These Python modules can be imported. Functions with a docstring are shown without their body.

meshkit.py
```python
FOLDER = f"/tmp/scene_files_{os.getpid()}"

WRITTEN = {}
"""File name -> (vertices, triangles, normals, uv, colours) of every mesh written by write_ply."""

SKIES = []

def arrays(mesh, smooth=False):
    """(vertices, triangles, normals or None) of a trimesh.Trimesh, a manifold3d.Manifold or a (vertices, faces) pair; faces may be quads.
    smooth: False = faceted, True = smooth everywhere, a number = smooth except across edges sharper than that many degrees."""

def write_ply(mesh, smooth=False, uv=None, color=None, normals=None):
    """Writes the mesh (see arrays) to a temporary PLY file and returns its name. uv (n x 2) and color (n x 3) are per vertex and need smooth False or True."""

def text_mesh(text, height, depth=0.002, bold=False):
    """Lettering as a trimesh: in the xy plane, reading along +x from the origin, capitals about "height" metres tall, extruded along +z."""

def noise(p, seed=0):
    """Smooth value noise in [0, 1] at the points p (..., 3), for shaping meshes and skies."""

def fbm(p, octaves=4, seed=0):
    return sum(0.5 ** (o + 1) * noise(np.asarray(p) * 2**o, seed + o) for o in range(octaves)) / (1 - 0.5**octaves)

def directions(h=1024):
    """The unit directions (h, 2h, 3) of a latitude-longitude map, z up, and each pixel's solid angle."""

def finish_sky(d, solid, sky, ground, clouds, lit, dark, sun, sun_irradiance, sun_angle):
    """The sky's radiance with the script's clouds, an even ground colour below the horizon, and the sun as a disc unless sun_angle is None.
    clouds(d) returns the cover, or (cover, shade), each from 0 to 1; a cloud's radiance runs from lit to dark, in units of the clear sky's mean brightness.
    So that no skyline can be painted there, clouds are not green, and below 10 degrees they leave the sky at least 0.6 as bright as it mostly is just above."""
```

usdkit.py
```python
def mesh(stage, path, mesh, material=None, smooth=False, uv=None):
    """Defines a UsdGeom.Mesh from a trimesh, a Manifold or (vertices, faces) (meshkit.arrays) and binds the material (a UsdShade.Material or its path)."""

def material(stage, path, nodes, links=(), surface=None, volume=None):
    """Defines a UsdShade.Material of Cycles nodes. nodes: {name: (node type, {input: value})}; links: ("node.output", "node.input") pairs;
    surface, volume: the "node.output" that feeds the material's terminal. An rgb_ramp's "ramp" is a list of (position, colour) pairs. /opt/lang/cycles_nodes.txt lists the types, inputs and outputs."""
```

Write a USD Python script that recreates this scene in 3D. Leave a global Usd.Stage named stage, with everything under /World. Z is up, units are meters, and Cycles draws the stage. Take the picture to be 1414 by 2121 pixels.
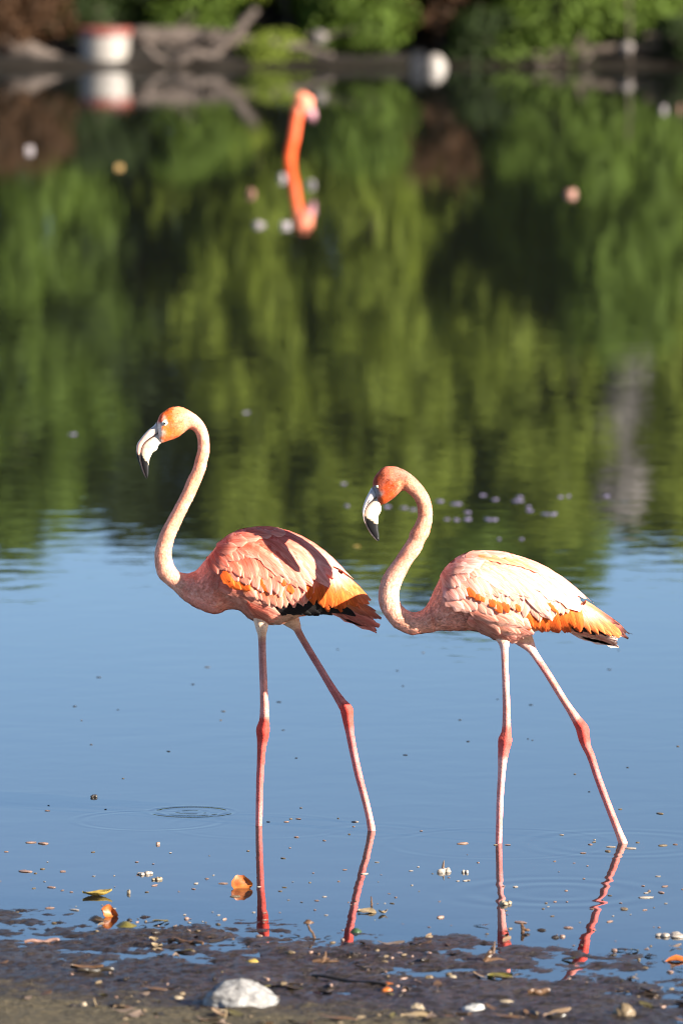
import math, random
import numpy as np
import trimesh, manifold3d
from scipy.spatial import cKDTree
from scipy.interpolate import PchipInterpolator, CubicSpline
import usdkit, meshkit
from pxr import Usd, UsdGeom, UsdLux, UsdShade, Gf, Sdf, Vt

stage = Usd.Stage.CreateInMemory()
UsdGeom.SetStageUpAxis(stage, UsdGeom.Tokens.z)
UsdGeom.SetStageMetersPerUnit(stage, 1.0)
world = UsdGeom.Xform.Define(stage, '/World')
stage.SetDefaultPrim(world.GetPrim())
UsdGeom.Scope.Define(stage, '/World/Looks')

# ------------------------------------------------------------------ camera
FPX, CX, CY, HORIZON, CAMZ = 15640.0, 707.0, 1060.5, -400.0, 2.8
PITCH = math.atan((CY - HORIZON) / FPX)
FOCUS = 20.55
cam = UsdGeom.Camera.Define(stage, '/World/camera')
cam.AddTranslateOp().Set(Gf.Vec3d(0, 0, CAMZ))
cam.AddRotateXOp().Set(90 - math.degrees(PITCH))
cam.CreateHorizontalApertureAttr(24.0)
cam.CreateFocalLengthAttr(24.0 * FPX / 1414)
cam.CreateFStopAttr(5.0)
cam.CreateFocusDistanceAttr(FOCUS)
cam.CreateClippingRangeAttr(Gf.Vec2f(1.0, 3000.0))
cam.CreateExposureAttr(1.9)

# ------------------------------------------------------------------ sky and sun
SUN = np.array([1.0, -0.65, 0.46]); SUN /= np.linalg.norm(SUN)
SUN_EL, SUN_ROT = math.asin(SUN[2]), math.atan2(SUN[0], SUN[1])
dome = UsdLux.DomeLight.Define(stage, '/World/sky')
dome.GetPrim().SetCustomDataByKey('kind', 'structure')
skym = usdkit.material(stage, '/World/Looks/sky_air', {
    's': ('sky_texture', dict(sky_type='single_scattering', sun_disc=False, sun_elevation=SUN_EL, sun_rotation=SUN_ROT,
                              altitude=0.0, air_density=0.66, aerosol_density=0.06, ozone_density=2.5)),
    'b': ('background_shader', dict(strength=0.050))}, [('s.color', 'b.color')], surface='b.background')
UsdShade.MaterialBindingAPI.Apply(dome.GetPrim()).Bind(skym)
sun = UsdLux.DistantLight.Define(stage, '/World/sun')
sun.CreateIntensityAttr(1.25); sun.CreateAngleAttr(0.53); sun.CreateNormalizeAttr(True)
sun.CreateColorAttr(Gf.Vec3f(1.0, 0.93, 0.80))
_x = np.cross([0, 0, 1.0], SUN); _x /= np.linalg.norm(_x); _y = np.cross(SUN, _x)
sun.AddTransformOp().Set(Gf.Matrix4d(*_x, 0, *_y, 0, *SUN, 0, 0, 0, 0, 1))

# ------------------------------------------------------------------ helpers
_F = np.array([0, math.cos(PITCH), -math.sin(PITCH)]); _U = np.array([0, math.sin(PITCH), math.cos(PITCH)])
def ray(px, py): return _F + (px - CX) / FPX * np.array([1.0, 0, 0]) + (CY - py) / FPX * _U
def at(px, py, Y):
    d = ray(px, py); return np.array([0, 0, CAMZ]) + d * (Y / d[1])
def ground(px, py, z=0.0):
    d = ray(px, py); return np.array([0, 0, CAMZ]) + d * ((z - CAMZ) / d[2])
def ppm(p): return FPX / (np.asarray(p) - [0, 0, CAMZ]).dot(_F)     # photograph pixels per metre at a point

_names = {}
def path_for(name, parent=None):
    base = (parent.GetPath().pathString if parent is not None else '/World') + '/' + name
    n = _names.get(base, 0); _names[base] = n + 1
    return base if n == 0 else f'{base}_{n:03d}'
def tag(p, label=None, cat=None, group=None, kind=None):
    p = p.GetPrim() if hasattr(p, 'GetPrim') else p
    for k, v in (('label', label), ('category', cat), ('group', group), ('kind', kind)):
        if v: p.SetCustomDataByKey(k, v)
    return p
def obj(name, mesh, mat, parent=None, smooth=True, col=None, prim=None, loc=None, rz=0.0):
    m = usdkit.mesh(stage, path_for(name, parent), mesh, mat, smooth=smooth)
    api = UsdGeom.PrimvarsAPI(m)
    if col is not None:
        api.CreatePrimvar('col', Sdf.ValueTypeNames.Color3fArray, 'vertex').Set(Vt.Vec3fArray.FromNumpy(np.asarray(col, np.float32)))
    for k, v in (prim or {}).items():
        v = np.asarray(v, np.float32)
        if v.ndim == 1: api.CreatePrimvar(k, Sdf.ValueTypeNames.FloatArray, 'vertex').Set(Vt.FloatArray.FromNumpy(v))
        else: api.CreatePrimvar(k, Sdf.ValueTypeNames.Float3Array, 'vertex').Set(Vt.Vec3fArray.FromNumpy(v))
    if loc is not None:
        m.AddTranslateOp().Set(Gf.Vec3d(*map(float, loc)))
        if rz: m.AddRotateZOp().Set(float(rz))
    return m.GetPrim()
def thing(name, label, cat, loc=(0, 0, 0), rz=0.0, group=None):
    x = UsdGeom.Xform.Define(stage, path_for(name)); x.AddTranslateOp().Set(Gf.Vec3d(*map(float, loc)))
    if rz: x.AddRotateZOp().Set(float(rz))
    return tag(x, label, cat, group)
def mat(name, nodes, links, surface='p.BSDF', volume=None):
    return usdkit.material(stage, '/World/Looks/' + name, nodes, links, surface=surface, volume=volume)
def plain(name, col, rough=0.6, noise=0.0, scale=60, bump=0.0, spec=0.4, col2=None, dist=0.002):
    nodes = {'p': ('principled_bsdf', dict(base_color=col, roughness=rough, specular_ior_level=spec))}; links = []
    if noise or bump:
        nodes['c'] = ('texture_coordinate', {})
        nodes['n'] = ('noise_texture', dict(scale=scale, detail=4, roughness=0.65)); links.append(('c.object', 'n.vector'))
    if noise:
        c2 = col2 or tuple(c * (1 - noise) for c in col)
        nodes['r'] = ('rgb_ramp', {'ramp': [(0.35, c2), (0.62, col)]})
        links += [('n.fac', 'r.fac'), ('r.color', 'p.base_color')]
    if bump:
        nodes['b'] = ('bump', dict(strength=bump, distance=dist)); links += [('n.fac', 'b.height'), ('b.normal', 'p.normal')]
    return mat(name, nodes, links)

# ------------------------------------------------------------------ the ground under water, the mud and the far bank: one sheet
_sh = np.array([ground(px, py)[:2] for px, py in ((-700, 1860), (-200, 1876), (0, 1886), (330, 1893), (640, 1922), (900, 1943), (1300, 1987), (1414, 1992), (2100, 2040))])
def shore_y(x):
    x = np.asarray(x, float)
    return np.interp(x, _sh[:, 0], _sh[:, 1])
FARY = float(ground(707, 138)[1])
def ground_z(x, y):
    x, y = np.broadcast_arrays(np.asarray(x, float), np.asarray(y, float))
    d = shore_y(x) - y
    n1 = meshkit.fbm(np.stack([x * 2.2, y * 3.0, 0 * x], -1), 4, 3) - 0.5
    n2 = meshkit.fbm(np.stack([x * 14, y * 14, 0 * x + 7], -1), 3, 11) - 0.5
    n3 = meshkit.fbm(np.stack([x * 60, y * 60, 0 * x + 3], -1), 2, 5) - 0.5
    up = 0.001 + 0.006 * np.minimum(d, 1.15) + 0.055 * np.clip(d - 1.15, 0, 3) + 0.12 * np.clip(d - 3.5, 0, 9)
    down = -0.03 * np.clip(-d, 0, 0.3) - 0.085 * np.clip(-d - 0.2, 0, 1.5) - 0.06 * np.clip(-d - 1.7, 0, 12)
    near = np.exp(-np.clip(np.abs(d) - 1.4, 0, None) * 1.2)
    wet = np.clip((d + 0.25) / 0.3, 0.12, 1.0)
    z = np.where(d > 0, up, down) + near * wet * (0.026 * n1 + 0.018 * n2 + 0.011 * n3)
    wav = 0.7 * (meshkit.fbm(np.stack([x * 0.35, 0 * x, 0 * x + 2], -1), 3, 8) - 0.5)
    b = y - (FARY - 0.2 + wav)
    bank = np.clip(b * 0.22, -2, 0.5) + np.clip(b - 3, 0, 80) * 0.02 + np.where(b > -1, 0.10 * (meshkit.fbm(np.stack([x * 1.3, y * 1.3, 0 * x], -1), 4, 4) - 0.5), 0)
    z = np.where(b > -4, np.maximum(z, bank), z)
    side = np.clip((np.abs(x) - 60) * 0.06, -3, 1.5)
    return np.maximum(z, np.where(np.abs(x) > 30, side, -9))
def steps(*spec):
    out = [np.linspace(a, b, n, endpoint=False) for a, b, n in spec]
    return np.concatenate(out + [[spec[-1][1]]])
gx = steps((-900, -80, 12), (-80, -12, 24), (-12, -1.6, 36), (-1.6, 1.6, 300), (1.6, 12, 36), (12, 80, 24), (80, 900, 12))
gy = steps((-60, 10, 14), (10, 16.2, 16), (16.2, 19.8, 340), (19.8, 26, 40), (26, 76, 40), (76, 90, 60), (90, 1500, 30))
def sheet(xs, ys, fz):
    X, Y = np.meshgrid(xs, ys); Z = fz(X, Y)
    v = np.stack([X, Y, Z], -1).reshape(-1, 3); nx = len(xs)
    i, j = np.meshgrid(np.arange(len(ys) - 1), np.arange(nx - 1), indexing='ij')
    q = np.stack([i * nx + j, i * nx + j + 1, (i + 1) * nx + j + 1, (i + 1) * nx + j], -1).reshape(-1, 4)
    return v, np.vstack([q[:, [0, 1, 2]], q[:, [0, 2, 3]]])
mud = mat('wet_mud', {
    'g': ('geometry', {}), 'sep': ('separate_xyz', {}),
    'm1': ('mapping', dict(scale=(1.0, 1.4, 1.0))),
    'n': ('noise_texture', dict(scale=3.5, detail=7, roughness=0.68)),
    'n2': ('noise_texture', dict(scale=70, detail=5, roughness=0.7)),
    'n3': ('noise_texture', dict(scale=16, detail=4, roughness=0.6)),
    'c1': ('rgb_ramp', {'ramp': [(0.30, (0.010, 0.007, 0.005)), (0.48, (0.024, 0.017, 0.013)), (0.62, (0.045, 0.033, 0.024)), (0.75, (0.10, 0.075, 0.048))]}),
    'c2': ('rgb_ramp', {'ramp': [(0.32, (0.016, 0.013, 0.008)), (0.5, (0.058, 0.044, 0.022)), (0.66, (0.13, 0.10, 0.055)), (0.8, (0.24, 0.20, 0.13))]}),
    'zj': ('math', dict(math_type='multiply_add', value2=0.035)),
    'dry': ('map_range', dict(range_type='smoothstep', from_min=0.036, from_max=0.062, to_min=0, to_max=1, clamp=True)),
    'cm': ('mix', dict(mix_type='mix')),
    'rm': ('map_range', dict(from_min=0.034, from_max=0.062, to_min=0.30, to_max=0.85, clamp=True)),
    'rn': ('math', dict(math_type='multiply_add', value2=0.5, value3=0.0)),
    'b': ('bump', dict(strength=0.9, distance=0.010)), 'b2': ('bump', dict(strength=0.55, distance=0.02)),
    'mixn': ('mix', dict(fac=0.5)),
    'far': ('map_range', dict(from_min=60, from_max=70, to_min=0, to_max=1, clamp=True)), 'cf': ('mix', dict(color2=(0.012, 0.008, 0.005))),
    'p': ('principled_bsdf', dict(specular_ior_level=0.35))},
    [('sep.y', 'far.value'), ('far.result', 'cf.fac'), ('cm.color', 'cf.color1'), ('g.position', 'sep.vector'), ('g.position', 'm1.vector'), ('m1.vector', 'n.vector'), ('g.position', 'n2.vector'), ('g.position', 'n3.vector'),
     ('n2.fac', 'mixn.color1'), ('n.fac', 'mixn.color2'), ('mixn.color', 'c1.fac'), ('n2.fac', 'c2.fac'),
     ('n3.fac', 'zj.value1'), ('sep.z', 'zj.value3'), ('zj.value', 'dry.value'), ('dry.result', 'cm.fac'), ('c1.color', 'cm.color1'), ('c2.color', 'cm.color2'), ('cf.color', 'p.base_color'),
     ('zj.value', 'rm.value'), ('rm.result', 'p.roughness'),
     ('n2.fac', 'b.height'), ('n3.fac', 'b2.height'), ('b2.normal', 'b.normal'), ('b.normal', 'p.normal')])
tag(obj('ground', sheet(gx, gy, ground_z), mud), kind='structure')

# ------------------------------------------------------------------ the lagoon
RINGS = [  # drop rings and the wakes of the wading legs: point, radius and half width of the train, wavelength, slope
    (ground(1150, 1850), 0.20, 0.20, 0.11, 0.22), *[(ground(x, y), 0.022, 0.022, 0.028, 0.12) for x, y in ((538, 1712), (769, 1722), (1033, 1748), (1288, 1748))], (ground(397, 1682), 0.105, 0.040, 0.040, 1.0), (ground(397, 1682), 0.035, 0.03, 0.05, 0.5), (ground(310, 1700), 0.20, 0.05, 0.05, 0.30),
    (ground(770, 1722), 0.12, 0.10, 0.075, 0.10), (ground(1290, 1748), 0.24, 0.13, 0.085, 0.16), (ground(1033, 1748), 0.30, 0.06, 0.06, 0.15), (ground(538, 1712), 0.25, 0.06, 0.06, 0.12)]
wn = {'g': ('geometry', {}),
      'm1': ('mapping', dict(scale=(1.0, 1.0, 1.0))), 'w1': ('noise_texture', dict(scale=5.0, detail=2, roughness=0.45, distortion=0.3)),
      'm2': ('mapping', dict(scale=(0.35, 1.0, 1.0))), 'w2': ('noise_texture', dict(scale=1.1, detail=3, roughness=0.5)),
      'w3': ('noise_texture', dict(scale=38, detail=2, roughness=0.5)),
      'a1': ('math', dict(math_type='multiply', value2=0.0007)), 'a2': ('math', dict(math_type='multiply_add', value2=0.0006)), 'a3': ('math', dict(math_type='multiply_add', value2=0.00003)),
      'at': ('attribute', dict(attribute='murk')),
      'bump': ('bump', dict(strength=1.0, distance=1.0, filter_width=0.1)),
      'fr': ('layer_weight', dict(blend=0.25)), 'fres': ('fresnel', dict(IOR=1.33)),
      'gl': ('glossy_bsdf', dict(color=(0.97, 0.98, 1.0), roughness=0.012)),
      'tr': ('transparent_bsdf', dict(color=(0.86, 0.86, 0.82))),
      'sl': ('attribute', dict(attribute='silt')), 'dc': ('mix', dict(color1=(0.012, 0.013, 0.009), color2=(0.030, 0.026, 0.025))), 'df': ('diffuse_bsdf', {}),
      'under': ('mix_closure', {}), 'out': ('mix_closure', {})}
wl = [('g.position', 'm1.vector'), ('m1.vector', 'w1.vector'), ('g.position', 'm2.vector'), ('m2.vector', 'w2.vector'), ('g.position', 'w3.vector'),
      ('w1.fac', 'a1.value1'), ('w2.fac', 'a2.value1'), ('a1.value', 'a2.value3'), ('w3.fac', 'a3.value1'), ('a2.value', 'a3.value3')]
last = 'a3.value'
for i, (c, R, w, lam, s) in enumerate(RINGS):
    wn.update({f'd{i}': ('vector_math', dict(math_type='distance', vector2=(c[0], c[1], 0))),
               f'k{i}': ('math', dict(math_type='multiply', value2=2 * math.pi / lam)), f's{i}': ('math', dict(math_type='sine')),
               f'o{i}': ('math', dict(math_type='subtract', value2=R)), f'ab{i}': ('math', dict(math_type='absolute')),
               f'e{i}': ('map_range', dict(range_type='smoothstep', from_min=0.0, from_max=w, to_min=0.00045 * s * lam / 0.04, to_max=0.0, clamp=True)),
               f'f{i}': ('math', dict(math_type='multiply_add'))})
    wl += [('g.position', f'd{i}.vector1'), (f'd{i}.value', f'k{i}.value1'), (f'k{i}.value', f's{i}.value1'), (f'd{i}.value', f'o{i}.value1'), (f'o{i}.value', f'ab{i}.value1'),
           (f'ab{i}.value', f'e{i}.value'), (f's{i}.value', f'f{i}.value1'), (f'e{i}.result', f'f{i}.value2'), (last, f'f{i}.value3')]
    last = f'f{i}.value'
wl += [(last, 'bump.height'), ('bump.normal', 'gl.normal'), ('fres.fac', 'out.fac'), ('sl.fac', 'dc.fac'), ('dc.color', 'df.color'), ('at.fac', 'under.fac'), ('tr.BSDF', 'under.closure1'), ('df.BSDF', 'under.closure2'),
       ('under.closure', 'out.closure1'), ('gl.BSDF', 'out.closure2')]
water_mat = mat('lagoon_water', wn, wl, surface='out.closure')
wx = steps((-85, -12, 14), (-12, -1.6, 24), (-1.6, 1.6, 120), (1.6, 12, 24), (12, 85, 14)); wy = steps((15.0, 16.2, 4), (16.2, 19.8, 140), (19.8, 26, 40), (26, 95, 30))
wv, wf = sheet(wx, wy, lambda x, y: 0 * x)
depth = np.clip(-ground_z(wv[:, 0], wv[:, 1]), 0, None)
tag(obj('water', (wv, wf), water_mat, prim={'murk': 1 - np.exp(-depth * 26), 'silt': np.exp(-np.clip(wv[:, 1] - shore_y(wv[:, 0]), 0, None) / 1.3)}), kind='structure')

# ------------------------------------------------------------------ trees along the far bank
def leaf_mat(name, a, b, c):
    return mat(name, {'g': ('geometry', {}), 'r': ('rgb_ramp', {'ramp': [(0.0, a), (0.5, b), (1.0, c)]}),
        'd': ('principled_bsdf', dict(roughness=0.65, specular_ior_level=0.2)), 't': ('translucent_bsdf', {}), 'm': ('mix_closure', dict(fac=0.3))},
        [('g.random_per_island', 'r.fac'), ('r.color', 'd.base_color'), ('r.color', 't.color'), ('d.BSDF', 'm.closure1'), ('t.BSDF', 'm.closure2')], surface='m.closure')
LEAF = {'dark': leaf_mat('dark_green_leaf', (0.016, 0.028, 0.004), (0.050, 0.075, 0.010), (0.12, 0.155, 0.020)),
        'mid': leaf_mat('green_leaf', (0.06, 0.095, 0.009), (0.15, 0.205, 0.018), (0.25, 0.29, 0.03)),
        'bright': leaf_mat('yellow_green_leaf', (0.11, 0.14, 0.014), (0.27, 0.285, 0.03), (0.39, 0.37, 0.06)),
        'rust': leaf_mat('rusty_leaf', (0.05, 0.022, 0.008), (0.12, 0.055, 0.015), (0.24, 0.12, 0.03)),
        'grey': leaf_mat('dry_grey_leaf', (0.20, 0.18, 0.17), (0.30, 0.28, 0.26), (0.42, 0.39, 0.36))}
bark = plain('grey_brown_bark', (0.08, 0.058, 0.044), 0.9, 0.5, 14, 0.6, dist=0.01)
def tube(pts, rad, sides=8):
    v, f = [], []
    p = np.asarray(pts, float); t = np.gradient(p, axis=0); t /= np.linalg.norm(t, axis=1, keepdims=True) + 1e-12
    ref = np.where(np.abs(t[:, 2:]) < 0.9, [[0, 0, 1.0]], [[1.0, 0, 0]])
    a = np.cross(t, ref); a /= np.linalg.norm(a, axis=1, keepdims=True); b = np.cross(t, a)
    ang = np.arange(sides) * 2 * np.pi / sides
    V = p[:, None] + np.broadcast_to(rad, (len(p),))[:, None, None] * (np.cos(ang)[None, :, None] * a[:, None] + np.sin(ang)[None, :, None] * b[:, None])
    n = len(p); V = np.vstack([V.reshape(-1, 3), p[:1], p[-1:]])
    for i in range(n - 1):
        for j in range(sides):
            k = (j + 1) % sides
            f += [[i * sides + j, (i + 1) * sides + j, (i + 1) * sides + k], [i * sides + j, (i + 1) * sides + k, i * sides + k]]
    for j in range(sides):
        k = (j + 1) % sides
        f += [[n * sides, j, k], [n * sides + 1, (n - 1) * sides + k, (n - 1) * sides + j]]
    return trimesh.Trimesh(V, f, process=False)
def join(ms): return trimesh.util.concatenate(ms)
def leaves(rng, centers, radii, n, size):
    c = rng.integers(0, len(centers), n); d = rng.normal(size=(n, 3)); d /= np.linalg.norm(d, axis=1, keepdims=True)
    P = centers[c] + d * (radii[c] * rng.uniform(0.45, 1.05, n) ** 0.6)[:, None] * [1, 1, 0.8]
    N = d + rng.normal(size=(n, 3)) * 0.5 + [0, 0, 0.2] + SUN * 0.7; N /= np.linalg.norm(N, axis=1, keepdims=True)
    T = np.cross(N, rng.normal(size=(n, 3))); T /= np.linalg.norm(T, axis=1, keepdims=True); B = np.cross(N, T)
    L = size * rng.uniform(0.6, 1.3, n)[:, None]; W = L * 0.42
    V = np.stack([P - T * L * 0.5, P + B * W * 0.5 + N * L * 0.06, P + T * L * 0.5, P - B * W * 0.5 + N * L * 0.06], 1).reshape(-1, 3)
    i = np.arange(n)[:, None] * 4
    return V, np.vstack([i + [0, 1, 2], i + [0, 2, 3]])
def tree(name, cat, label, px, Y, H, spread, kind, seed, n=7000, low=0.05, nclump=80, leaf=0.17, group=None, gaps=()):
    rng = np.random.default_rng(seed)
    X = (px - CX) / FPX * Y; z0 = float(ground_z(X, Y)) - 0.05
    t = thing(name, label, cat, (X, Y, z0), group=group)
    cs, rs = [], []
    while len(cs) < nclump:
        h = rng.uniform(low, 1.0); w = spread * (0.55 + 0.45 * math.sin(math.pi * min(1, max(0.12, h)) ** 0.8)) * (1.0 if h < 0.75 else 1 - (h - 0.75) * 2.4)
        a = rng.uniform(0, 2 * math.pi); r = w * rng.uniform(0.35, 1.0)
        p = np.array([r * math.cos(a), r * math.sin(a) * 0.8, h * H])
        if any(abs(p[0] - gxx) < gw and abs(p[2] - gz) < gh for gxx, gz, gw, gh in gaps): continue
        cs.append(p); rs.append(rng.uniform(0.22, 0.5) * min(1, spread / 1.0 + 0.2))
    cs, rs = np.array(cs), np.array(rs); cs[:, 2] = np.minimum(cs[:, 2], H - rs * 0.7)
    limbs = []
    top = np.array([rng.normal() * 0.15, rng.normal() * 0.1, H * 0.72])
    trunk = np.array([[0, 0, -0.1], [rng.normal() * 0.06, 0, H * 0.2], top * [0.6, 0.6, 0.6], top]); limbs.append(tube(trunk, [0.05 + 0.018 * H, 0.04 + 0.013 * H, 0.05, 0.02]))
    if name == 'mangrove_tree':
        for k in range(10):
            a = rng.uniform(0, 2 * math.pi); q = rng.uniform(0.35, 0.95); hh = rng.uniform(0.3, 0.9)
            e = np.array([q * math.cos(a), q * math.sin(a), -0.15]); limbs.append(tube([[0, 0, hh], e * [0.5, 0.5, 0] + [0, 0, hh * 0.95], e * [0.85, 0.85, 0] + [0, 0, hh * 0.5], e], [0.03, 0.025, 0.02, 0.018], 6))
    for k in rng.choice(len(cs), min(14, len(cs)), replace=False):
        s = rng.uniform(0.2, 0.9) * min(1, cs[k][2] / (H * 0.72)); base = trunk[0] + (top - trunk[0]) * s
        mid = (base + cs[k]) / 2 + [0, 0, 0.08 * H * rng.uniform(-0.5, 1)]
        limbs.append(tube([base, mid, cs[k]], [0.035, 0.025, 0.01], 6))
    obj('trunk', join(limbs), bark, t)
    obj('crown', leaves(rng, cs, rs * 1.2, int(n * 1.7), leaf), LEAF[kind], t, smooth=False)
    return t
YT = FARY + 1.5
tree('mangrove_tree', 'tree', 'deep green tree mirrored at the left edge of the lagoon', 30, YT + 0.6, 5.15, 1.15, 'mid', 1, 9000)
tree('mangrove_tree', 'tree', 'dense dark green tree behind the white tub', 290, YT + 1.1, 5.0, 1.2, 'dark', 2, 8000)
tree('mangrove_tree', 'tree', 'yellow green tree rising behind the long grey driftwood log', 545, YT + 0.7, 5.25, 1.1, 'bright', 3, 8500)
tree('mangrove_tree', 'tree', 'bright yellow green tree mirrored right above the left flamingo tail', 770, YT + 0.5, 5.4, 1.05, 'bright', 4, 8500)
tree('mangrove_tree', 'tree', 'tallest green tree, mirrored behind the right flamingo head and neck', 955, YT + 1.3, 5.85, 1.1, 'mid', 5, 9000)
tree('mangrove_tree', 'tree', 'leafy green tree right of the tallest tree, yellowish low branches', 1150, YT + 0.4, 4.9, 1.0, 'bright', 6, 8000)
tree('mangrove_tree', 'tree', 'plain green crowned tree standing between the tallest tree and dry grey one', 1165, YT + 2.0, 5.7, 0.95, 'mid', 7, 6000)
tree('mangrove_tree', 'tree', 'yellowish green tree mirrored at the right edge of the lagoon', 1430, YT + 0.6, 5.0, 1.05, 'bright', 8, 8500)
tree('dry_tree', 'tree', 'pale grey leafless looking dry tree, a grey blur in the water', 1283, YT + 0.1, 4.7, 0.30, 'grey', 9, 2600, low=0.64, nclump=16)
tree('mangrove_tree', 'tree', 'low bushy tree standing in front of the dry grey tree trunk', 1290, YT - 0.5, 3.0, 0.75, 'mid', 16, 5000)
tree('mangrove_tree', 'tree', 'olive green tree between the dark left edge tree and the white tub tree', 150, YT + 2.6, 5.0, 1.1, 'mid', 10, 7000)
tree('mangrove_tree', 'tree', 'green background tree filling the gap behind the driftwood log', 420, YT + 3.2, 5.3, 1.2, 'mid', 11, 7000)
tree('mangrove_tree', 'tree', 'green background tree behind the white float on the bank', 850, YT + 3.2, 5.7, 1.2, 'mid', 12, 7000)
tree('mangrove_tree', 'tree', 'green background tree behind the dry grey tree', 1320, YT + 3.0, 5.2, 1.2, 'mid', 13, 7000)
tree('mangrove_tree', 'tree', 'green background tree behind the distant flamingo head', 645, YT + 3.4, 5.5, 1.2, 'mid', 14, 7000)
tree('mangrove_tree', 'tree', 'green background tree behind the gap right of the white float', 1040, YT + 3.6, 5.8, 1.2, 'mid', 15, 7000)
_r = np.random.default_rng(91)
for k, X in enumerate(np.concatenate([np.arange(-5.6, -24, -1.5), np.arange(5.4, 24, 1.5)])):
    tree('mangrove_tree', 'tree', 'bushy green mangrove tree on the far bank beyond the edge of the view', CX + X * FPX / (YT + 1), YT + _r.uniform(0.2, 1.8), _r.uniform(5.0, 6.0), 1.35, ('mid', 'bright', 'dark', 'mid')[k % 4], 60 + k, 8000, leaf=0.2, group='bank trees outside the view')
tree('mangrove_tree', 'tree', 'medium green tree behind the brownish bush by the white float', 905, YT + 1.9, 4.2, 1.0, 'mid', 17, 5500)
YB = FARY + 0.4
tree('rusty_bush', 'bush', 'rust brown bush at the far left of the bank', 35, YB, 1.0, 0.55, 'rust', 31, 2600, nclump=20, leaf=0.1)
tree('bush', 'bush', 'green bush above the left part of the driftwood log', 385, YB + 0.7, 1.0, 0.5, 'mid', 32, 2400, nclump=18, leaf=0.1)
tree('bush', 'bush', 'green bush on the bank left of the white float', 765, YB + 0.2, 1.1, 0.45, 'mid', 33, 2400, nclump=18, leaf=0.1)
tree('bush', 'bush', 'green bush on the bank right of the white float', 1130, YB + 0.2, 1.1, 0.6, 'mid', 34, 2600, nclump=20, leaf=0.1)
tree('bush', 'bush', 'olive bush in the top right corner of the bank', 1330, YB + 0.6, 1.1, 0.5, 'mid', 35, 2400, nclump=18, leaf=0.1)

tree('bush', 'bush', 'small yellow green tuft at the water line right of the driftwood tangle', 575, YB - 0.2, 0.32, 0.28, 'bright', 36, 900, nclump=10, leaf=0.08)
tree('bush', 'bush', 'brownish bush between the two green bushes by the white float', 915, YB + 0.5, 1.2, 0.5, 'rust', 37, 1500, nclump=16, leaf=0.1)
tree('bush', 'bush', 'low dark bush hanging over the water right of the white float', 1010, YB, 0.55, 0.4, 'dark', 38, 1500, nclump=14, leaf=0.09)
tree('bush', 'bush', 'low green bush between the driftwood and the white float', 690, YB + 0.3, 0.8, 0.4, 'mid', 39, 1800, nclump=14, leaf=0.09)
tree('bush', 'bush', 'low dark bush at the right end of the bank', 1420, YB, 0.5, 0.4, 'dark', 40, 1200, nclump=12, leaf=0.09)
tree('bush', 'bush', 'dim bush behind the white tub', 215, YB + 0.6, 0.9, 0.5, 'dark', 41, 1800, nclump=14, leaf=0.09)

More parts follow.
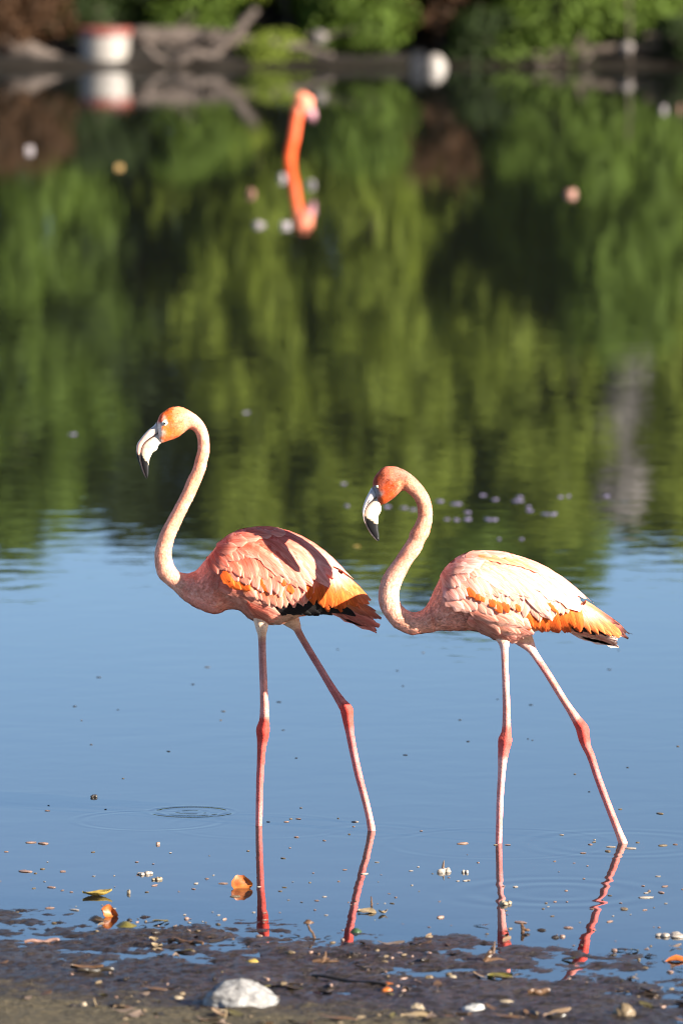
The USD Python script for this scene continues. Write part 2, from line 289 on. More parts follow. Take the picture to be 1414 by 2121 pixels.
# ------------------------------------------------------------------ things lying on the far bank, far out of focus
drift = plain('bleached_driftwood', (0.105, 0.078, 0.064), 0.85, 0.45, 20, 0.5, dist=0.01)
white_plastic = plain('white_plastic', (0.22, 0.195, 0.175), 0.45)
red_plastic = plain('faded_red_plastic', (0.16, 0.045, 0.035), 0.5)
black_plastic = plain('black_plastic', (0.012, 0.012, 0.014), 0.45)
def loft_round(prof, sides=28):      # (radius, height) profile turned round z
    return trimesh.creation.revolve(np.array(prof), sections=sides)
YF = FARY + 0.15
pb = at(217, 132, YF); s = 1 / ppm(pb)
tub = thing('tub', 'round white tub with a faded red rim, on the far bank left of the driftwood', 'tub', (pb[0], pb[1], -0.03))
R = 52 * s; Hh = 66 * s + 0.03
obj('shell', loft_round([(0, 0), (R * 0.9, 0), (R * 0.96, 0.02), (R, Hh * 0.96), (R * 0.96, Hh), (R * 0.92, Hh * 0.97), (R * 0.86, 0.03), (0, 0.03)]), white_plastic, tub, smooth=40)
obj('rim', loft_round([(R * 1.0 + 0.003, Hh * 0.97), (R * 1.08, Hh * 0.99), (R * 1.09, Hh * 1.2), (R * 1.02, Hh * 1.22), (R * 0.93, Hh * 1.2), (R * 0.93, Hh * 0.98), (R * 1.0 + 0.003, Hh * 0.97)]), red_plastic, tub, smooth=40)
pf = at(900, 133, FARY - 0.5); s = 1 / ppm(pf)
fl = thing('float', 'small white float with a black end, half in the water by the bank', 'float', (pf[0], pf[1], 0.0))
fm = trimesh.creation.icosphere(3, 1.0); fm.vertices *= [25 * s, 0.14, 33 * s]; fm.vertices[:, 2] -= 0.01
obj('hull', fm, white_plastic, fl)
em = loft_round([(0, 0), (35 * s, 0), (38 * s, 0.01), (38 * s, 28 * s), (34 * s, 32 * s), (0, 32 * s)]); em.apply_transform(trimesh.transformations.rotation_matrix(-math.pi / 2, [0, 1, 0])); em.apply_translation([-20 * s, 0, 0])
obj('end_cap', em, black_plastic, fl, smooth=40)
def branch(name, label, pts, rad, Y, cat='driftwood', m=drift, seed=0):
    rng = np.random.default_rng(seed); P = np.array([at(px, py, Y + dy) for px, py, dy in pts]); sc = 1 / ppm(P[0])
    tt = np.linspace(0, 1, len(P)); u = np.linspace(0, 1, 14); Q = np.stack([np.interp(u, tt, P[:, k]) for k in range(3)], 1) + rng.normal(size=(14, 3)) * 0.012
    g = tube(Q, np.interp(u, np.linspace(0, 1, len(rad)), np.array(rad) * sc), 9)
    o = thing(name, label, cat, P[0])
    g.vertices -= P[0]; obj('wood', g, m, o)
    return o
branch('driftwood_log', 'long grey driftwood log lying along the bank right of the white tub', [(275, 78, 0.2), (380, 72, 0.2), (500, 85, 0.2), (590, 92, 0.15)], [22, 20, 16, 10], YF + 0.2)
branch('driftwood_branch', 'grey broken branch jutting up to the right from the long log', [(440, 112, 0), (490, 62, 0), (528, 22, 0)], [12, 11, 8], YF)
branch('driftwood_branch', 'pale branch sloping down into the water right of the log', [(560, 88, 0), (620, 95, 0), (685, 118, -0.1)], [10, 9, 7], YF - 0.1)
branch('driftwood_branch', 'thin crossing branch leaning under the long log', [(300, 95, 0), (340, 125, 0), (365, 150, 0)], [6, 6, 4], YF - 0.2)
branch('driftwood_branch', 'short crooked root below the middle of the long log', [(345, 140, 0), (400, 108, 0), (450, 118, 0)], [8, 12, 6], YF - 0.25)
branch('driftwood_log', 'weathered grey log tangle at the left edge beside the tub', [(-20, 90, 0), (50, 100, 0), (135, 128, 0)], [16, 20, 10], YF)
branch('driftwood_log', 'low grey log along the bank at the right edge', [(1090, 112, 0), (1250, 100, 0), (1440, 92, 0.2)], [4, 8, 10], YF + 0.1, m=bark)
_r = np.random.default_rng(44)
for k in range(26):
    x0 = _r.choice([_r.uniform(-30, 150), _r.uniform(280, 700), _r.uniform(1050, 1430)], p=[.25, .5, .25]); y0 = _r.uniform(60, 140); a = _r.uniform(-0.9, 0.9) if k % 3 else _r.uniform(1, 2); L = _r.uniform(40, 130)
    x1, y1 = x0 + L * math.cos(a), min(150, y0 + L * math.sin(a) * 0.5); dyy = _r.uniform(-0.1, 0.4)
    o = branch('tangled_branch', 'thin brown dead branch in the tangle along the far bank', [(x0, y0, dyy), ((x0 + x1) / 2, (y0 + y1) / 2 + _r.uniform(-14, 14), dyy), (x1, y1, dyy - 0.05)], [_r.uniform(3, 6), 3.5, 2], YF, m=(bark, drift)[k % 2], seed=k)
    o.SetCustomDataByKey('group', 'dead branches tangled along the far bank')
def lump(rx, ry, rz, seed, amp=0.25, freq=1.6, sub=3):
    m = trimesh.creation.icosphere(sub, 1.0); n = meshkit.fbm(m.vertices * freq + seed * 7.3 + 50, 3, seed) - 0.5
    m.vertices *= (1 + amp * 2 * n)[:, None]; m.vertices *= [rx, ry, rz]; return m
pale_stone = plain('pale_stone', (0.17, 0.145, 0.135), 0.8, 0.3, 40, 0.4)
for px, py, r, lab in ((662, 76, 15, 'small pale stone on the bank right of the driftwood'), (1298, 97, 13, 'pinkish pale stone on the low log at the right'), (523, 98, 11, 'pale stone just under the jutting branch')):
    p = at(px, py, YF + 0.05); q = lump(r / ppm(p), r / ppm(p), r / ppm(p) * 0.9, px)
    tag(obj('bank_stone', q, pale_stone, loc=p), lab, 'stone')

# ------------------------------------------------------------------ foam and scum on the open water
foam = plain('pale_foam', (0.26, 0.22, 0.225), 0.35, 0.25, 60, 0.5)
foam_pink = plain('pinkish_foam', (0.28, 0.13, 0.09), 0.45, 0.25, 60, 0.5)
foam_lilac = plain('lilac_scum', (0.15, 0.125, 0.20), 0.25, 0.3, 60, 0.4)
tan_leaf = plain('tan_leaf', (0.50, 0.30, 0.10), 0.6, 0.3, 80, 0.3)
def clump(w, h, seed):       # a low clump of bubbles and fibres
    rng = np.random.default_rng(seed)
    return join([lump(w * rng.uniform(0.25, 0.45), w * rng.uniform(0.25, 0.45), h * rng.uniform(0.5, 1), seed + k, sub=2).apply_translation([rng.uniform(-0.6, 0.6) * w, rng.uniform(-0.6, 0.6) * w, h * 0.2]) for k in range(6)])
for px, py, w, h, m, lab in ((62, 312, 13, 13, foam, 'pale foam clump floating alone near the left edge'), (247, 347, 12, 8, tan_leaf, 'faint brown leaf clump floating right of the left edge foam'),
        (523, 402, 18, 14, foam_pink, 'peach coloured foam clump floating left of the distant flamingo neck'), (583, 370, 17, 12, foam, 'white foam clump touching the left of the distant neck'),
        (645, 383, 19, 12, foam, 'white foam clump touching the right of the distant neck'), (537, 466, 24, 10, foam, 'wide pale foam clump at lower left of the distant flamingo reflection'),
        (590, 468, 18, 12, foam, 'bright foam clump just below the distant flamingo reflection'), (1180, 403, 22, 14, foam_pink, 'pinkish foam clump floating alone in the right half'),
        (1374, 228, 13, 12, foam, 'left one of two pale foam clumps near the right edge'), (1406, 226, 13, 12, foam_pink, 'right one of two pale foam clumps near the right edge')):
    p = ground(px, py); s = 1 / ppm(p)
    tag(obj('foam_clump', clump(w * s * 0.7, h * s * 0.8, px), m, loc=(p[0], p[1], 0.0)), lab, 'foam')
for k, (px, py, w) in enumerate(((1000, 1026, 12), (1025, 1035, 14), (1075, 1030, 15), (1072, 1038, 22), (1095, 1050, 12), (1098, 1058, 16), (1140, 1065, 34), (1016, 1076, 28), (966, 1076, 20), (943, 1077, 14),
        (910, 1038, 24), (945, 1044, 26), (925, 1076, 10), (1160, 1030, 10), (1176, 1028, 10), (1255, 1028, 13), (800, 1050, 16), (835, 1052, 16), (857, 1056, 18), (712, 1002, 12), (718, 1048, 12), (968, 1062, 14), (1033, 1117, 8), (1080, 1117, 8), (508, 855, 14), (150, 900, 16))):
    p = ground(px, py); s = 1 / ppm(p)
    tag(obj('scum_patch', clump(w * s * 0.6, 0.005, 300 + k), foam_lilac, loc=(p[0], p[1], 0.0)), 'lilac patch of scum floating on the dark tree reflection', 'scum', 'scum patches around the right flamingo head')

# ------------------------------------------------------------------ flamingos
plumage_mat = mat('pink_plumage', {
    'a': ('attribute', dict(attribute='col')), 'g': ('geometry', {}),
    'n': ('noise_texture', dict(scale=190, detail=3, roughness=0.6)), 'n2': ('noise_texture', dict(scale=45, detail=3, roughness=0.6)),
    'r': ('rgb_ramp', {'ramp': [(0.30, (0.82, 0.70, 0.66)), (0.5, (1.0, 1.0, 1.0)), (0.7, (1.14, 1.20, 1.24))]}),
    'r2': ('rgb_ramp', {'ramp': [(0.32, (0.86, 0.78, 0.74)), (0.6, (1.05, 1.06, 1.06))]}),
    'm': ('mix', dict(mix_type='multiply', fac=1.0)), 'm2': ('mix', dict(mix_type='multiply', fac=1.0, use_clamp=True)),
    'b': ('bump', dict(strength=0.55, distance=0.0025)),
    'p': ('principled_bsdf', dict(roughness=0.75, specular_ior_level=0.15, sheen_weight=0.04, sheen_roughness=0.5, sheen_tint=(1, 0.85, 0.8)))},
    [('g.position', 'n.vector'), ('g.position', 'n2.vector'), ('n.fac', 'r.fac'), ('n2.fac', 'r2.fac'), ('a.color', 'm.color1'), ('r.color', 'm.color2'), ('m.color', 'm2.color1'), ('r2.color', 'm2.color2'),
     ('m2.color', 'p.base_color'), ('n.fac', 'b.height'), ('b.normal', 'p.normal')])
feather_mat = mat('feather_vane', {
    'a': ('attribute', dict(attribute='col')), 'v': ('attribute', dict(attribute='barb')),
    'n': ('noise_texture', dict(scale=1.0, detail=3, roughness=0.6)),
    'r': ('rgb_ramp', {'ramp': [(0.32, (0.74, 0.58, 0.52)), (0.5, (1, 1, 1)), (0.68, (1.12, 1.24, 1.28))]}),
    'm': ('mix', dict(mix_type='multiply', fac=1.0, use_clamp=True)), 'b': ('bump', dict(strength=0.8, distance=0.002)),
    'p': ('principled_bsdf', dict(roughness=0.65, specular_ior_level=0.2, sheen_weight=0.04, sheen_roughness=0.5)), 't': ('translucent_bsdf', {}), 'mc': ('mix_closure', dict(fac=0.16))},
    [('v.vector', 'n.vector'), ('n.fac', 'r.fac'), ('a.color', 'm.color1'), ('r.color', 'm.color2'), ('m.color', 'p.base_color'), ('m.color', 't.color'), ('n.fac', 'b.height'), ('b.normal', 'p.normal'),
     ('p.BSDF', 'mc.closure1'), ('t.BSDF', 'mc.closure2')], surface='mc.closure')
bill_mat = mat('horn_bill', {'a': ('attribute', dict(attribute='col')), 'g': ('geometry', {}), 'n': ('noise_texture', dict(scale=160, detail=3)),
    'r': ('rgb_ramp', {'ramp': [(0.3, (0.82, 0.78, 0.74)), (0.6, (1, 1, 1))]}), 'm': ('mix', dict(mix_type='multiply', fac=1.0)), 'p': ('principled_bsdf', dict(roughness=0.3, specular_ior_level=0.5))},
    [('g.position', 'n.vector'), ('n.fac', 'r.fac'), ('a.color', 'm.color1'), ('r.color', 'm.color2'), ('m.color', 'p.base_color')])
eye_mat = plain('pale_yellow_eye', (0.75, 0.66, 0.42), 0.12)
pupil_mat = plain('black_pupil', (0.01, 0.01, 0.01), 0.08)
dark_slit = plain('dark_slit', (0.03, 0.012, 0.015), 0.5)

def resample(stations, n, Y):
    """stations: (top px, bottom px, width ratio) along the body -> rings of points, with the picture position of every point"""
    T = np.array([s[0] for s in stations], float); B = np.array([s[1] for s in stations], float); W = np.array([s[2] for s in stations], float)
    t = np.concatenate([[0], np.cumsum(np.linalg.norm(np.diff((T + B) / 2, axis=0), axis=1) + 0.25 * np.linalg.norm(np.diff(T - B, axis=0), axis=1))])
    u = np.linspace(0, t[-1], n)
    pch = lambda A: PchipInterpolator(t, A)(u)
    Ti, Bi, Wi = 0.5 * (pch(T) + CubicSpline(t, T)(u)), 0.5 * (pch(B) + CubicSpline(t, B)(u)), pch(W)
    return Ti, Bi, Wi
def to_tri(rings, cap0=True, cap1=True):
    n, k = rings.shape[:2]; V = rings.reshape(-1, 3); f = []
    i, j = np.meshgrid(np.arange(n - 1), np.arange(k), indexing='ij'); j2 = (j + 1) % k
    a, b, c, d = i * k + j, i * k + j2, (i + 1) * k + j2, (i + 1) * k + j
    f = np.vstack([np.stack([a, b, c], -1).reshape(-1, 3), np.stack([a, c, d], -1).reshape(-1, 3)])
    V = np.vstack([V, rings[0].mean(0), rings[-1].mean(0)]); jj = np.arange(k)
    f = np.vstack([f, np.stack([(jj + 1) % k, jj, np.full(k, n * k)], 1), np.stack([(n - 1) * k + jj, (n - 1) * k + (jj + 1) % k, np.full(k, n * k + 1)], 1)])
    m = trimesh.Trimesh(V, f, process=False)
    if m.volume < 0: m = trimesh.Trimesh(V, f[:, ::-1], process=False)
    return m
def body_loft(stations, n, k, Y, noise_amp=0.0, seed=0):
    Ti, Bi, Wi = resample(stations, n, Y)
    top = np.array([at(*p, Y) for p in Ti]); bot = np.array([at(*p, Y) for p in Bi])
    c, A = (top + bot) / 2, (top - bot) / 2; b = np.linalg.norm(A, axis=1) * Wi
    th = np.arange(k) * 2 * np.pi / k
    R = c[:, None] + A[:, None] * np.cos(th)[None, :, None] + np.array([0, 1.0, 0]) * (b[:, None] * np.sin(th))[..., None]
    if noise_amp:
        out = R - c[:, None]; out /= np.linalg.norm(out, axis=2, keepdims=True) + 1e-9
        R = R + out * ((meshkit.fbm(R * 55, 3, seed) - 0.5) * noise_amp * np.clip(b / 0.03, 0.25, 1.6)[:, None])[..., None]
    return R
def leg_loft(path, Y0, n=240, k=24):
    """path: (px, py, half width px[, Y]) from the thigh down to the water, then the shank goes on to the bed"""
    P = np.array([p[:2] for p in path], float); hw = np.array([p[2] for p in path], float); Y = np.array(Y0)
    pts = np.array([at(a, b, y) for (a, b), y in zip(P, Y)]); rad = hw / np.array([ppm(p) for p in pts])
    d = pts[-1] - pts[-2]; d /= -d[2]; zb = float(ground_z(pts[-1][0], pts[-1][1])) - 0.005
    pts = np.vstack([pts, pts[-1] + d * (-zb + pts[-1][2]) * np.array([0.9, 0.9, 1.0])]); rad = np.append(rad, rad[-1])
    t = np.concatenate([[0], np.cumsum(np.linalg.norm(np.diff(pts, axis=0), axis=1))]); u = np.linspace(0, t[-1], n)
    C = PchipInterpolator(t, pts)(u); r = PchipInterpolator(t, rad)(u)
    tan = np.gradient(C, axis=0); tan /= np.linalg.norm(tan, axis=1, keepdims=True)
    a = np.cross(tan, [0, 1.0, 0]); a /= np.linalg.norm(a, axis=1, keepdims=True); b = np.cross(tan, a)
    th = np.arange(k) * 2 * np.pi / k
    groove = 1 + 0.10 * np.cos(4 * th + 0.6)[None, :] * np.clip((u / t[-1] - 0.12) * 8, 0, 1)[:, None] + 0.05 * (meshkit.noise(np.stack([u * 260, 0 * u, 0 * u], 1)) - 0.5)[:, None]
    r = r[:, None] * groove; a, b = a, b
    return C[:, None] + r[..., None] * (np.cos(th)[None, :, None] * a[:, None] + 0.88 * np.sin(th)[None, :, None] * b[:, None]), C[-1]
def idw(pos2, anchors, p=4.2):
    A = np.array([a[:2] for a in anchors], float); C = np.array([a[2] for a in anchors], float)
    d = np.linalg.norm(pos2[:, None] - A[None], axis=2) + 1.5; w = d ** -p
    return (w[..., None] * C[None]).sum(1) / w.sum(1, keepdims=True)
def picture_of(P):
    q = np.asarray(P, float) - [0, 0, CAMZ]; w = q @ _F
    return np.stack([CX + FPX * q[:, 0] / w, CY - FPX * (q @ _U) / w], 1)
def smoothstep(a, b, x): t = np.clip((x - a) / (b - a), 0, 1); return t * t * (3 - 2 * t)

class Bird:
    def __init__(self, name, label, Y, stations, legs, anchors, env, rng, group=None, name_side='left'):
        self.Y, self.rng, self.anchors, self.rough = Y, rng, anchors, (0.8 if name_side == 'left' else 0.35)
        self.top, self.bot, self.hb = env          # outline of the folded wings: x, y pairs in photograph pixels, half depths in metres
        foot = at(*legs[0][0][-1][:2], legs[0][1][-1]); self.base = np.array([foot[0], Y, 0.0])
        self.t = thing(name, label, 'flamingo', self.base, group=group)
        rings = body_loft(stations, 230, 44, Y, 0.0016, 3)
        meshes = [to_tri(rings)]; self.rings = rings
        for path, Ys in legs:
            L, end = leg_loft(path, Ys); meshes.append(to_tri(L))
            toe = []   # webbed foot on the bed
            for a in (-0.5, 0, 0.5): toe.append([end[0] - 0.075 * math.cos(a), end[1] + 0.075 * math.sin(a), end[2] + 0.004])
            hull = np.vstack([np.array(toe) + [0, 0, 0.004], np.array(toe) - [0, 0, 0.004], [[end[0] + 0.012, end[1] - 0.01, end[2] + 0.012], [end[0] + 0.012, end[1] + 0.01, end[2] + 0.012], [end[0] + 0.012, end[1], end[2] - 0.006]]])
            meshes.append(trimesh.convex.convex_hull(hull))
        man = None
        for m in meshes:
            q = manifold3d.Manifold(manifold3d.Mesh(np.asarray(m.vertices, np.float32), np.asarray(m.faces, np.uint32)))
            man = q if man is None else man + q
        mm = man.to_mesh(); v, f = np.array(mm.vert_properties[:, :3], float), np.array(mm.tri_verts)
        tm = trimesh.Trimesh(v, f, process=True); self.v = np.array(tm.vertices); f = np.array(tm.faces)
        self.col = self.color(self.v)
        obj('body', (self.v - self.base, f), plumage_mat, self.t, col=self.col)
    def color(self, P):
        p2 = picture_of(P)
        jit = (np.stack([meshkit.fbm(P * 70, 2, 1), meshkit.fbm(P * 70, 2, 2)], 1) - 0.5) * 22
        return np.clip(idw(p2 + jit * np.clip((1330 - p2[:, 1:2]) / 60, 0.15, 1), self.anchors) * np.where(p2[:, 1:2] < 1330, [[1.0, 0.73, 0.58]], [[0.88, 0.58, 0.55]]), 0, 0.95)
    def down(self, n, s0, s1, size, spread=0.22, jit=(0.86, 1.18)):
        """tiny contour feathers lying along the neck, chest and flanks"""
        r = self.rng; nr, k = self.rings.shape[:2]
        circ = np.linalg.norm(self.rings[:, 0] - self.rings[:, k // 2], axis=1); w = circ[int(s0 * nr):int(s1 * nr)]; step = np.linalg.norm(np.gradient(self.rings.mean(1), axis=0), axis=1)[int(s0 * nr):int(s1 * nr)]
        cdf = np.cumsum(w * step); cdf /= cdf[-1]
        ii = np.clip(np.searchsorted(cdf, r.random(n)) + int(s0 * nr), 1, nr - 3); jj = r.integers(0, k, n)
        fr = r.random(n)[:, None]; fj = r.random(n)[:, None]
        P = (self.rings[ii, jj] * (1 - fr) + self.rings[ii + 1, jj] * fr) * (1 - fj) + self.rings[ii, (jj + 1) % k] * fj
        T = self.rings[ii + 1, jj] - self.rings[ii - 1, jj]; T /= np.linalg.norm(T, axis=1, keepdims=True) + 1e-9
        S = self.rings[ii, (jj + 1) % k] - self.rings[ii, jj - 1]; S /= np.linalg.norm(S, axis=1, keepdims=True) + 1e-9
        N = np.cross(S, T); N *= np.sign(np.einsum('ij,ij->i', N, P - self.rings.mean(1)[ii]))[:, None]
        a = r.normal(size=n)[:, None] * spread; T, S = T * np.cos(a) + S * np.sin(a), S * np.cos(a) - T * np.sin(a)
        L = (size * r.uniform(0.6, 1.4, n) * np.clip(circ[ii] / 0.06, 0.5, 1.7) * (1 - 0.45 * (ii < 0.13 * nr)))[:, None]; W = L * 0.42
        up = 0.0004 + L * r.uniform(0.03, 0.15, n)[:, None]
        V = np.stack([P - T * L * 0.5 + N * 0.0002, P + S * W * 0.5 + N * 0.0007, P - S * W * 0.5 + N * 0.0007, P + T * L * 0.25 + S * W * 0.42 + N * (up * 0.7), P + T * L * 0.25 - S * W * 0.42 + N * (up * 0.7), P + T * L * 0.5 + N * up], 1)
        C = np.clip(self.color(P) * r.uniform(*jit, (n, 1)) * np.array([1, 1, 1]) + r.uniform(-0.02, 0.05, (n, 1)), 0, 0.95)
        i = np.arange(n)[:, None] * 6
        F = np.vstack([i + q for q in ([0, 2, 1], [1, 2, 4], [1, 4, 3], [3, 4, 5])])
        p = obj('contour_feathers', (V.reshape(-1, 3) - self.base, F), plumage_mat, self.t, col=np.repeat(C, 6, 0))
        tag(p, kind='stuff')
    def lift(self, xy, h, side):
        """a picture point on the folded wing -> a point h above the wing's surface"""
        x, y = xy[:, 0], xy[:, 1]
        yt, yb = np.interp(x, *self.top), np.interp(x, *self.bot); b = np.interp(x, *self.hb)
        y = np.maximum(y, yt - 1.5); xy = np.stack([x, y], 1)
        c = np.clip(1 - 2 * (y - yt) / np.maximum(yb - yt, 1), -1, 1); s = np.sqrt(1 - c * c)
        P = np.array([at(a, q, self.Y) for a, q in xy])
        P[:, 1] += side * (b * s + h * s + 0.0015); P[:, 2] += h * c * 0.45
        return P
    def feather(self, parent, root, tip, W, h0, cols, bend=0.0, side=-1, nu=7, nv=4, blunt=0.5, cup=0.22, rise=0.0045, edge=1.0):
        r = self.rng; root, tip = np.asarray(root, float), np.asarray(tip, float)
        d = tip - root; L = np.linalg.norm(d); d = d / L; nrm = np.array([-d[1], d[0]])
        u = np.linspace(0, 1, nu + 1) ** 0.85; v = np.linspace(-1, 1, nv + 1)
        w = W * 0.5 * np.minimum(1, 0.45 + 1.8 * u) * np.clip(1 - np.clip((u - (1 - blunt)) / blunt, 0, 1) ** 2.6, 0.03, 1) ** 0.55
        U, Vv = np.meshgrid(u, v, indexing='ij'); Wd = w[:, None] * Vv
        bow = -bend * L * np.sin(np.pi * U * 0.5) * (1 - U) * 2
        along = U * L - np.abs(Vv) ** 2 * w[:, None] * 0.25
        xy = root + along[..., None] * d + (Wd + bow)[..., None] * nrm
        frizz = (r.random(U.shape) - 0.5) * 0.24 * W * (np.abs(Vv) > 0.9) * (U > 0.3); xy += frizz[..., None] * nrm
        m = 1.0 / FPX * self.Y
        h = h0 * 0.6 + rise * U ** 1.3 - cup * W * 0.5 * m * Vv ** 2 * (0.4 + 0.6 * U) + r.uniform(-0.002, 0.0025) * self.rough
        P = self.lift(xy.reshape(-1, 2), h.ravel(), side)
        cu = np.array([np.interp(U.ravel(), np.linspace(0, 1, len(cols)), np.array(cols)[:, k]) for k in range(3)]).T
        tone = r.uniform(0.84, 1.12); tint = 1 + r.uniform(-0.06, 0.06, 3) * [0.3, 1, 1]
        cu = cu * tone * tint
        e = (0.34 * np.clip(np.abs(Vv) - 0.35, 0, 1) + 0.10 * U).ravel()[:, None] * edge; cu = cu * (1 - e) + np.array([.92, .48, .36]) * e * (cu[:, :1] > 0.2) + cu * e * (cu[:, :1] <= 0.2)     # paler edges
        cu *= (1 - np.array([[0.10, 0.30, 0.34]]) * np.exp(-(Vv.ravel()[:, None] / 0.22) ** 2))           # redder along the shaft
        cu = np.clip(cu, 0.004, 0.93)
        barb = np.stack([U * L * 0.05, Vv * 2.2 - U * L * 0.035 * np.sign(Vv) + r.random() * 40, np.sign(Vv) * 5], -1).reshape(-1, 3)
        i, j = np.meshgrid(np.arange(nu), np.arange(nv), indexing='ij'); q = nv + 1
        F = np.stack([i * q + j, i * q + j + 1, (i + 1) * q + j + 1, (i + 1) * q + j], -1).reshape(-1, 4)
        obj('feather', (P - self.base, F), feather_mat, parent, col=cu, prim={'barb': barb})
    def wing(self, side, x0, x1, col):
        xs = np.linspace(x0, x1, 46); ts = np.linspace(0.04, 0.80, 22)
        X, Tt = np.meshgrid(xs, ts, indexing='ij'); yt, yb = np.interp(X, *self.top), np.interp(X, *self.bot)
        lo = np.interp(X, [x0, x0 + 0.35 * (x1 - x0), x1], [0.35, 0.72, 0.9]) / 0.80
        P = self.lift(np.stack([X, yt + (yb - yt) * Tt * lo], -1).reshape(-1, 2), -0.0015, side)
        n, k = X.shape; i, j = np.meshgrid(np.arange(n - 1), np.arange(k - 1), indexing='ij')
        F = np.stack([i * k + j, i * k + j + 1, (i + 1) * k + j + 1, (i + 1) * k + j], -1).reshape(-1, 4)
        return obj('wing', (P - self.base, F), plumage_mat, self.t, col=np.tile([col], (len(P), 1)))
    def mantle(self, parent, x0, x1, n, L, W, cols, h=0.004):
        """feathers lying across the ridge of the back, where the two wings meet"""
        r = self.rng; m = self.Y / FPX; u = np.linspace(0, 1, 9) ** 0.85; v = np.linspace(-1, 1, 7); U, V = np.meshgrid(u, v, indexing='ij')
        for k, xs in enumerate(np.linspace(x1, x0, n)):
            Ln, Wn = L * r.uniform(0.8, 1.15), W * r.uniform(0.85, 1.15)
            w = Wn * 0.5 * np.minimum(1, 0.5 + 1.6 * U) * np.clip(1 - np.clip((U - 0.55) / 0.45, 0, 1) ** 2.6, 0.03, 1) ** 0.55
            x = xs + U * Ln; yt = np.interp(x, *self.top)
            P = np.array([at(a, b, self.Y) for a, b in zip(x.ravel(), yt.ravel())]); dy = (V * w * m).ravel()
            P[:, 1] += dy + r.normal() * 0.007; P[:, 2] += h + (0.005 * U).ravel() - (P[:, 1] - self.Y) ** 2 * 9
            cu = np.array([np.interp(U.ravel(), np.linspace(0, 1, len(cols)), np.array(cols)[:, q]) for q in range(3)]).T * r.uniform(0.86, 1.08)
            barb = np.stack([U * Ln * 0.05, V * 2.2 - U * Ln * 0.035 * np.sign(V) + r.random() * 40, np.sign(V) * 5], -1).reshape(-1, 3)
            i, j = np.meshgrid(np.arange(8), np.arange(6), indexing='ij')
            F = np.stack([i * 7 + j, i * 7 + j + 1, (i + 1) * 7 + j + 1, (i + 1) * 7 + j], -1).reshape(-1, 4)
            obj('mantle_feather', (P - self.base, F), feather_mat, parent, col=np.clip(cu, 0, .93), prim={'barb': barb})
    def row(self, parent, z, roots, tips, n, W, h0, cols, bend=0.0, jit=0.25, side=-1, tj=(0.84, 1.08), **kw):
        r = self.rng
        pr, pt = np.array([z(*p) for p in roots], float), np.array([z(*p) for p in tips], float)
        s = np.linspace(0, 1, n)
        ir = lambda A, t: np.stack([np.interp(t, np.linspace(0, 1, len(A)), A[:, k]) for k in range(2)], 1)
        js = np.clip(s + r.uniform(-1, 1, n) * jit / n, 0, 1)
        R, T = ir(pr, js), ir(pt, np.clip(js + r.uniform(-1, 1, n) * jit * 0.5 / n, 0, 1))
        for a, b in zip(R[::-1], T[::-1]):
            dd = b - a; b = a + dd * r.uniform(*tj) + np.array([-dd[1], dd[0]]) * r.normal() * 0.05
            self.feather(parent, a, b, W * r.uniform(0.85, 1.15), h0, cols, bend, side, **kw)
    def bill(self, z, culmen, gape, keel, black_u, black_l, half, upper_cols, lower_cols):
        def part(name, A, B, cut, cols, wd, ridge):
            A = np.array([z(*p) for p in A], float); B = np.array([z(*p) for p in B], float); n, k = 40, 18
            def rs(A):
                t = np.concatenate([[0], np.cumsum(np.linalg.norm(np.diff(A, axis=0), axis=1))]); return PchipInterpolator(t / t[-1], A)(np.linspace(0, 1, n))
            A, B = rs(A), rs(B); a3, b3 = np.array([at(*p, self.Y) for p in A]), np.array([at(*p, self.Y) for p in B])
            c, H = (a3 + b3) / 2, (a3 - b3) / 2; u = np.linspace(0, 1, n)
            w = wd * np.interp(u, [0, 0.25, 0.5, 0.75, 0.92, 1], [1.0, 0.95, 0.85, 0.62, 0.38, 0.12])
            th = np.arange(k) * 2 * np.pi / k; cs, sn = np.cos(th), np.sin(th)
            wv = np.sign(sn) * np.abs(sn) ** 0.5 * np.where(ridge * cs > 0, np.clip(1 - 0.25 * np.abs(cs), 0, 1), 1.0)
            R = c[:, None] + H[:, None] * (np.sign(cs) * np.abs(cs) ** 0.85)[None, :, None] + np.array([0, 1.0, 0]) * (w[:, None] * wv)[..., None]
            m = to_tri(R); uu = np.concatenate([np.repeat(u, k), [0, 1]]); cc = np.concatenate([np.tile(cs, n), [0, 0]])
            jag = (meshkit.noise(np.asarray(m.vertices) * 260) - 0.5) * 0.06
            col = np.array([np.interp(uu, np.linspace(0, 1, len(cols)), np.array(cols)[:, q]) for q in range(3)]).T
            blk = smoothstep(cut - 0.012, cut + 0.012, uu + jag + cut_slope[name] * cc)
            col = col * (1 - blk[:, None]) + np.array([0.012, 0.011, 0.012]) * blk[:, None]
            obj(name, (np.asarray(m.vertices) - self.base, m.faces), bill_mat, self.t, col=col)
        cut_slope = {'upper_bill': 0.0, 'lower_bill': 0.05}
        part('upper_bill', culmen, gape, black_u, upper_cols, half, 1)
        off = [(x, y) for x, y in gape]
        g = np.array(gape, float); kk = np.array(keel, float)
        part('lower_bill', [(x + 9, y + 3) for x, y in gape], keel, black_l, lower_cols, half * 0.92, -1)
        P = np.array([at(*z(x + 4, y), self.Y) for x, y in gape[:-1]])             # the dark line between the two
        wds = half * np.interp(np.linspace(0, 1, len(P)), [0, 0.25, 0.5, 0.75, 0.92, 1], [0.99, 0.94, 0.84, 0.6, 0.36, 0.15])
        for sd in (-1, 1):
            obj('gape_line', tube(np.stack([P[:, 0], P[:, 1] + sd * (wds - 0.0004), P[:, 2]], 1) - self.base, 0.0007, 6), dark_slit, self.t)
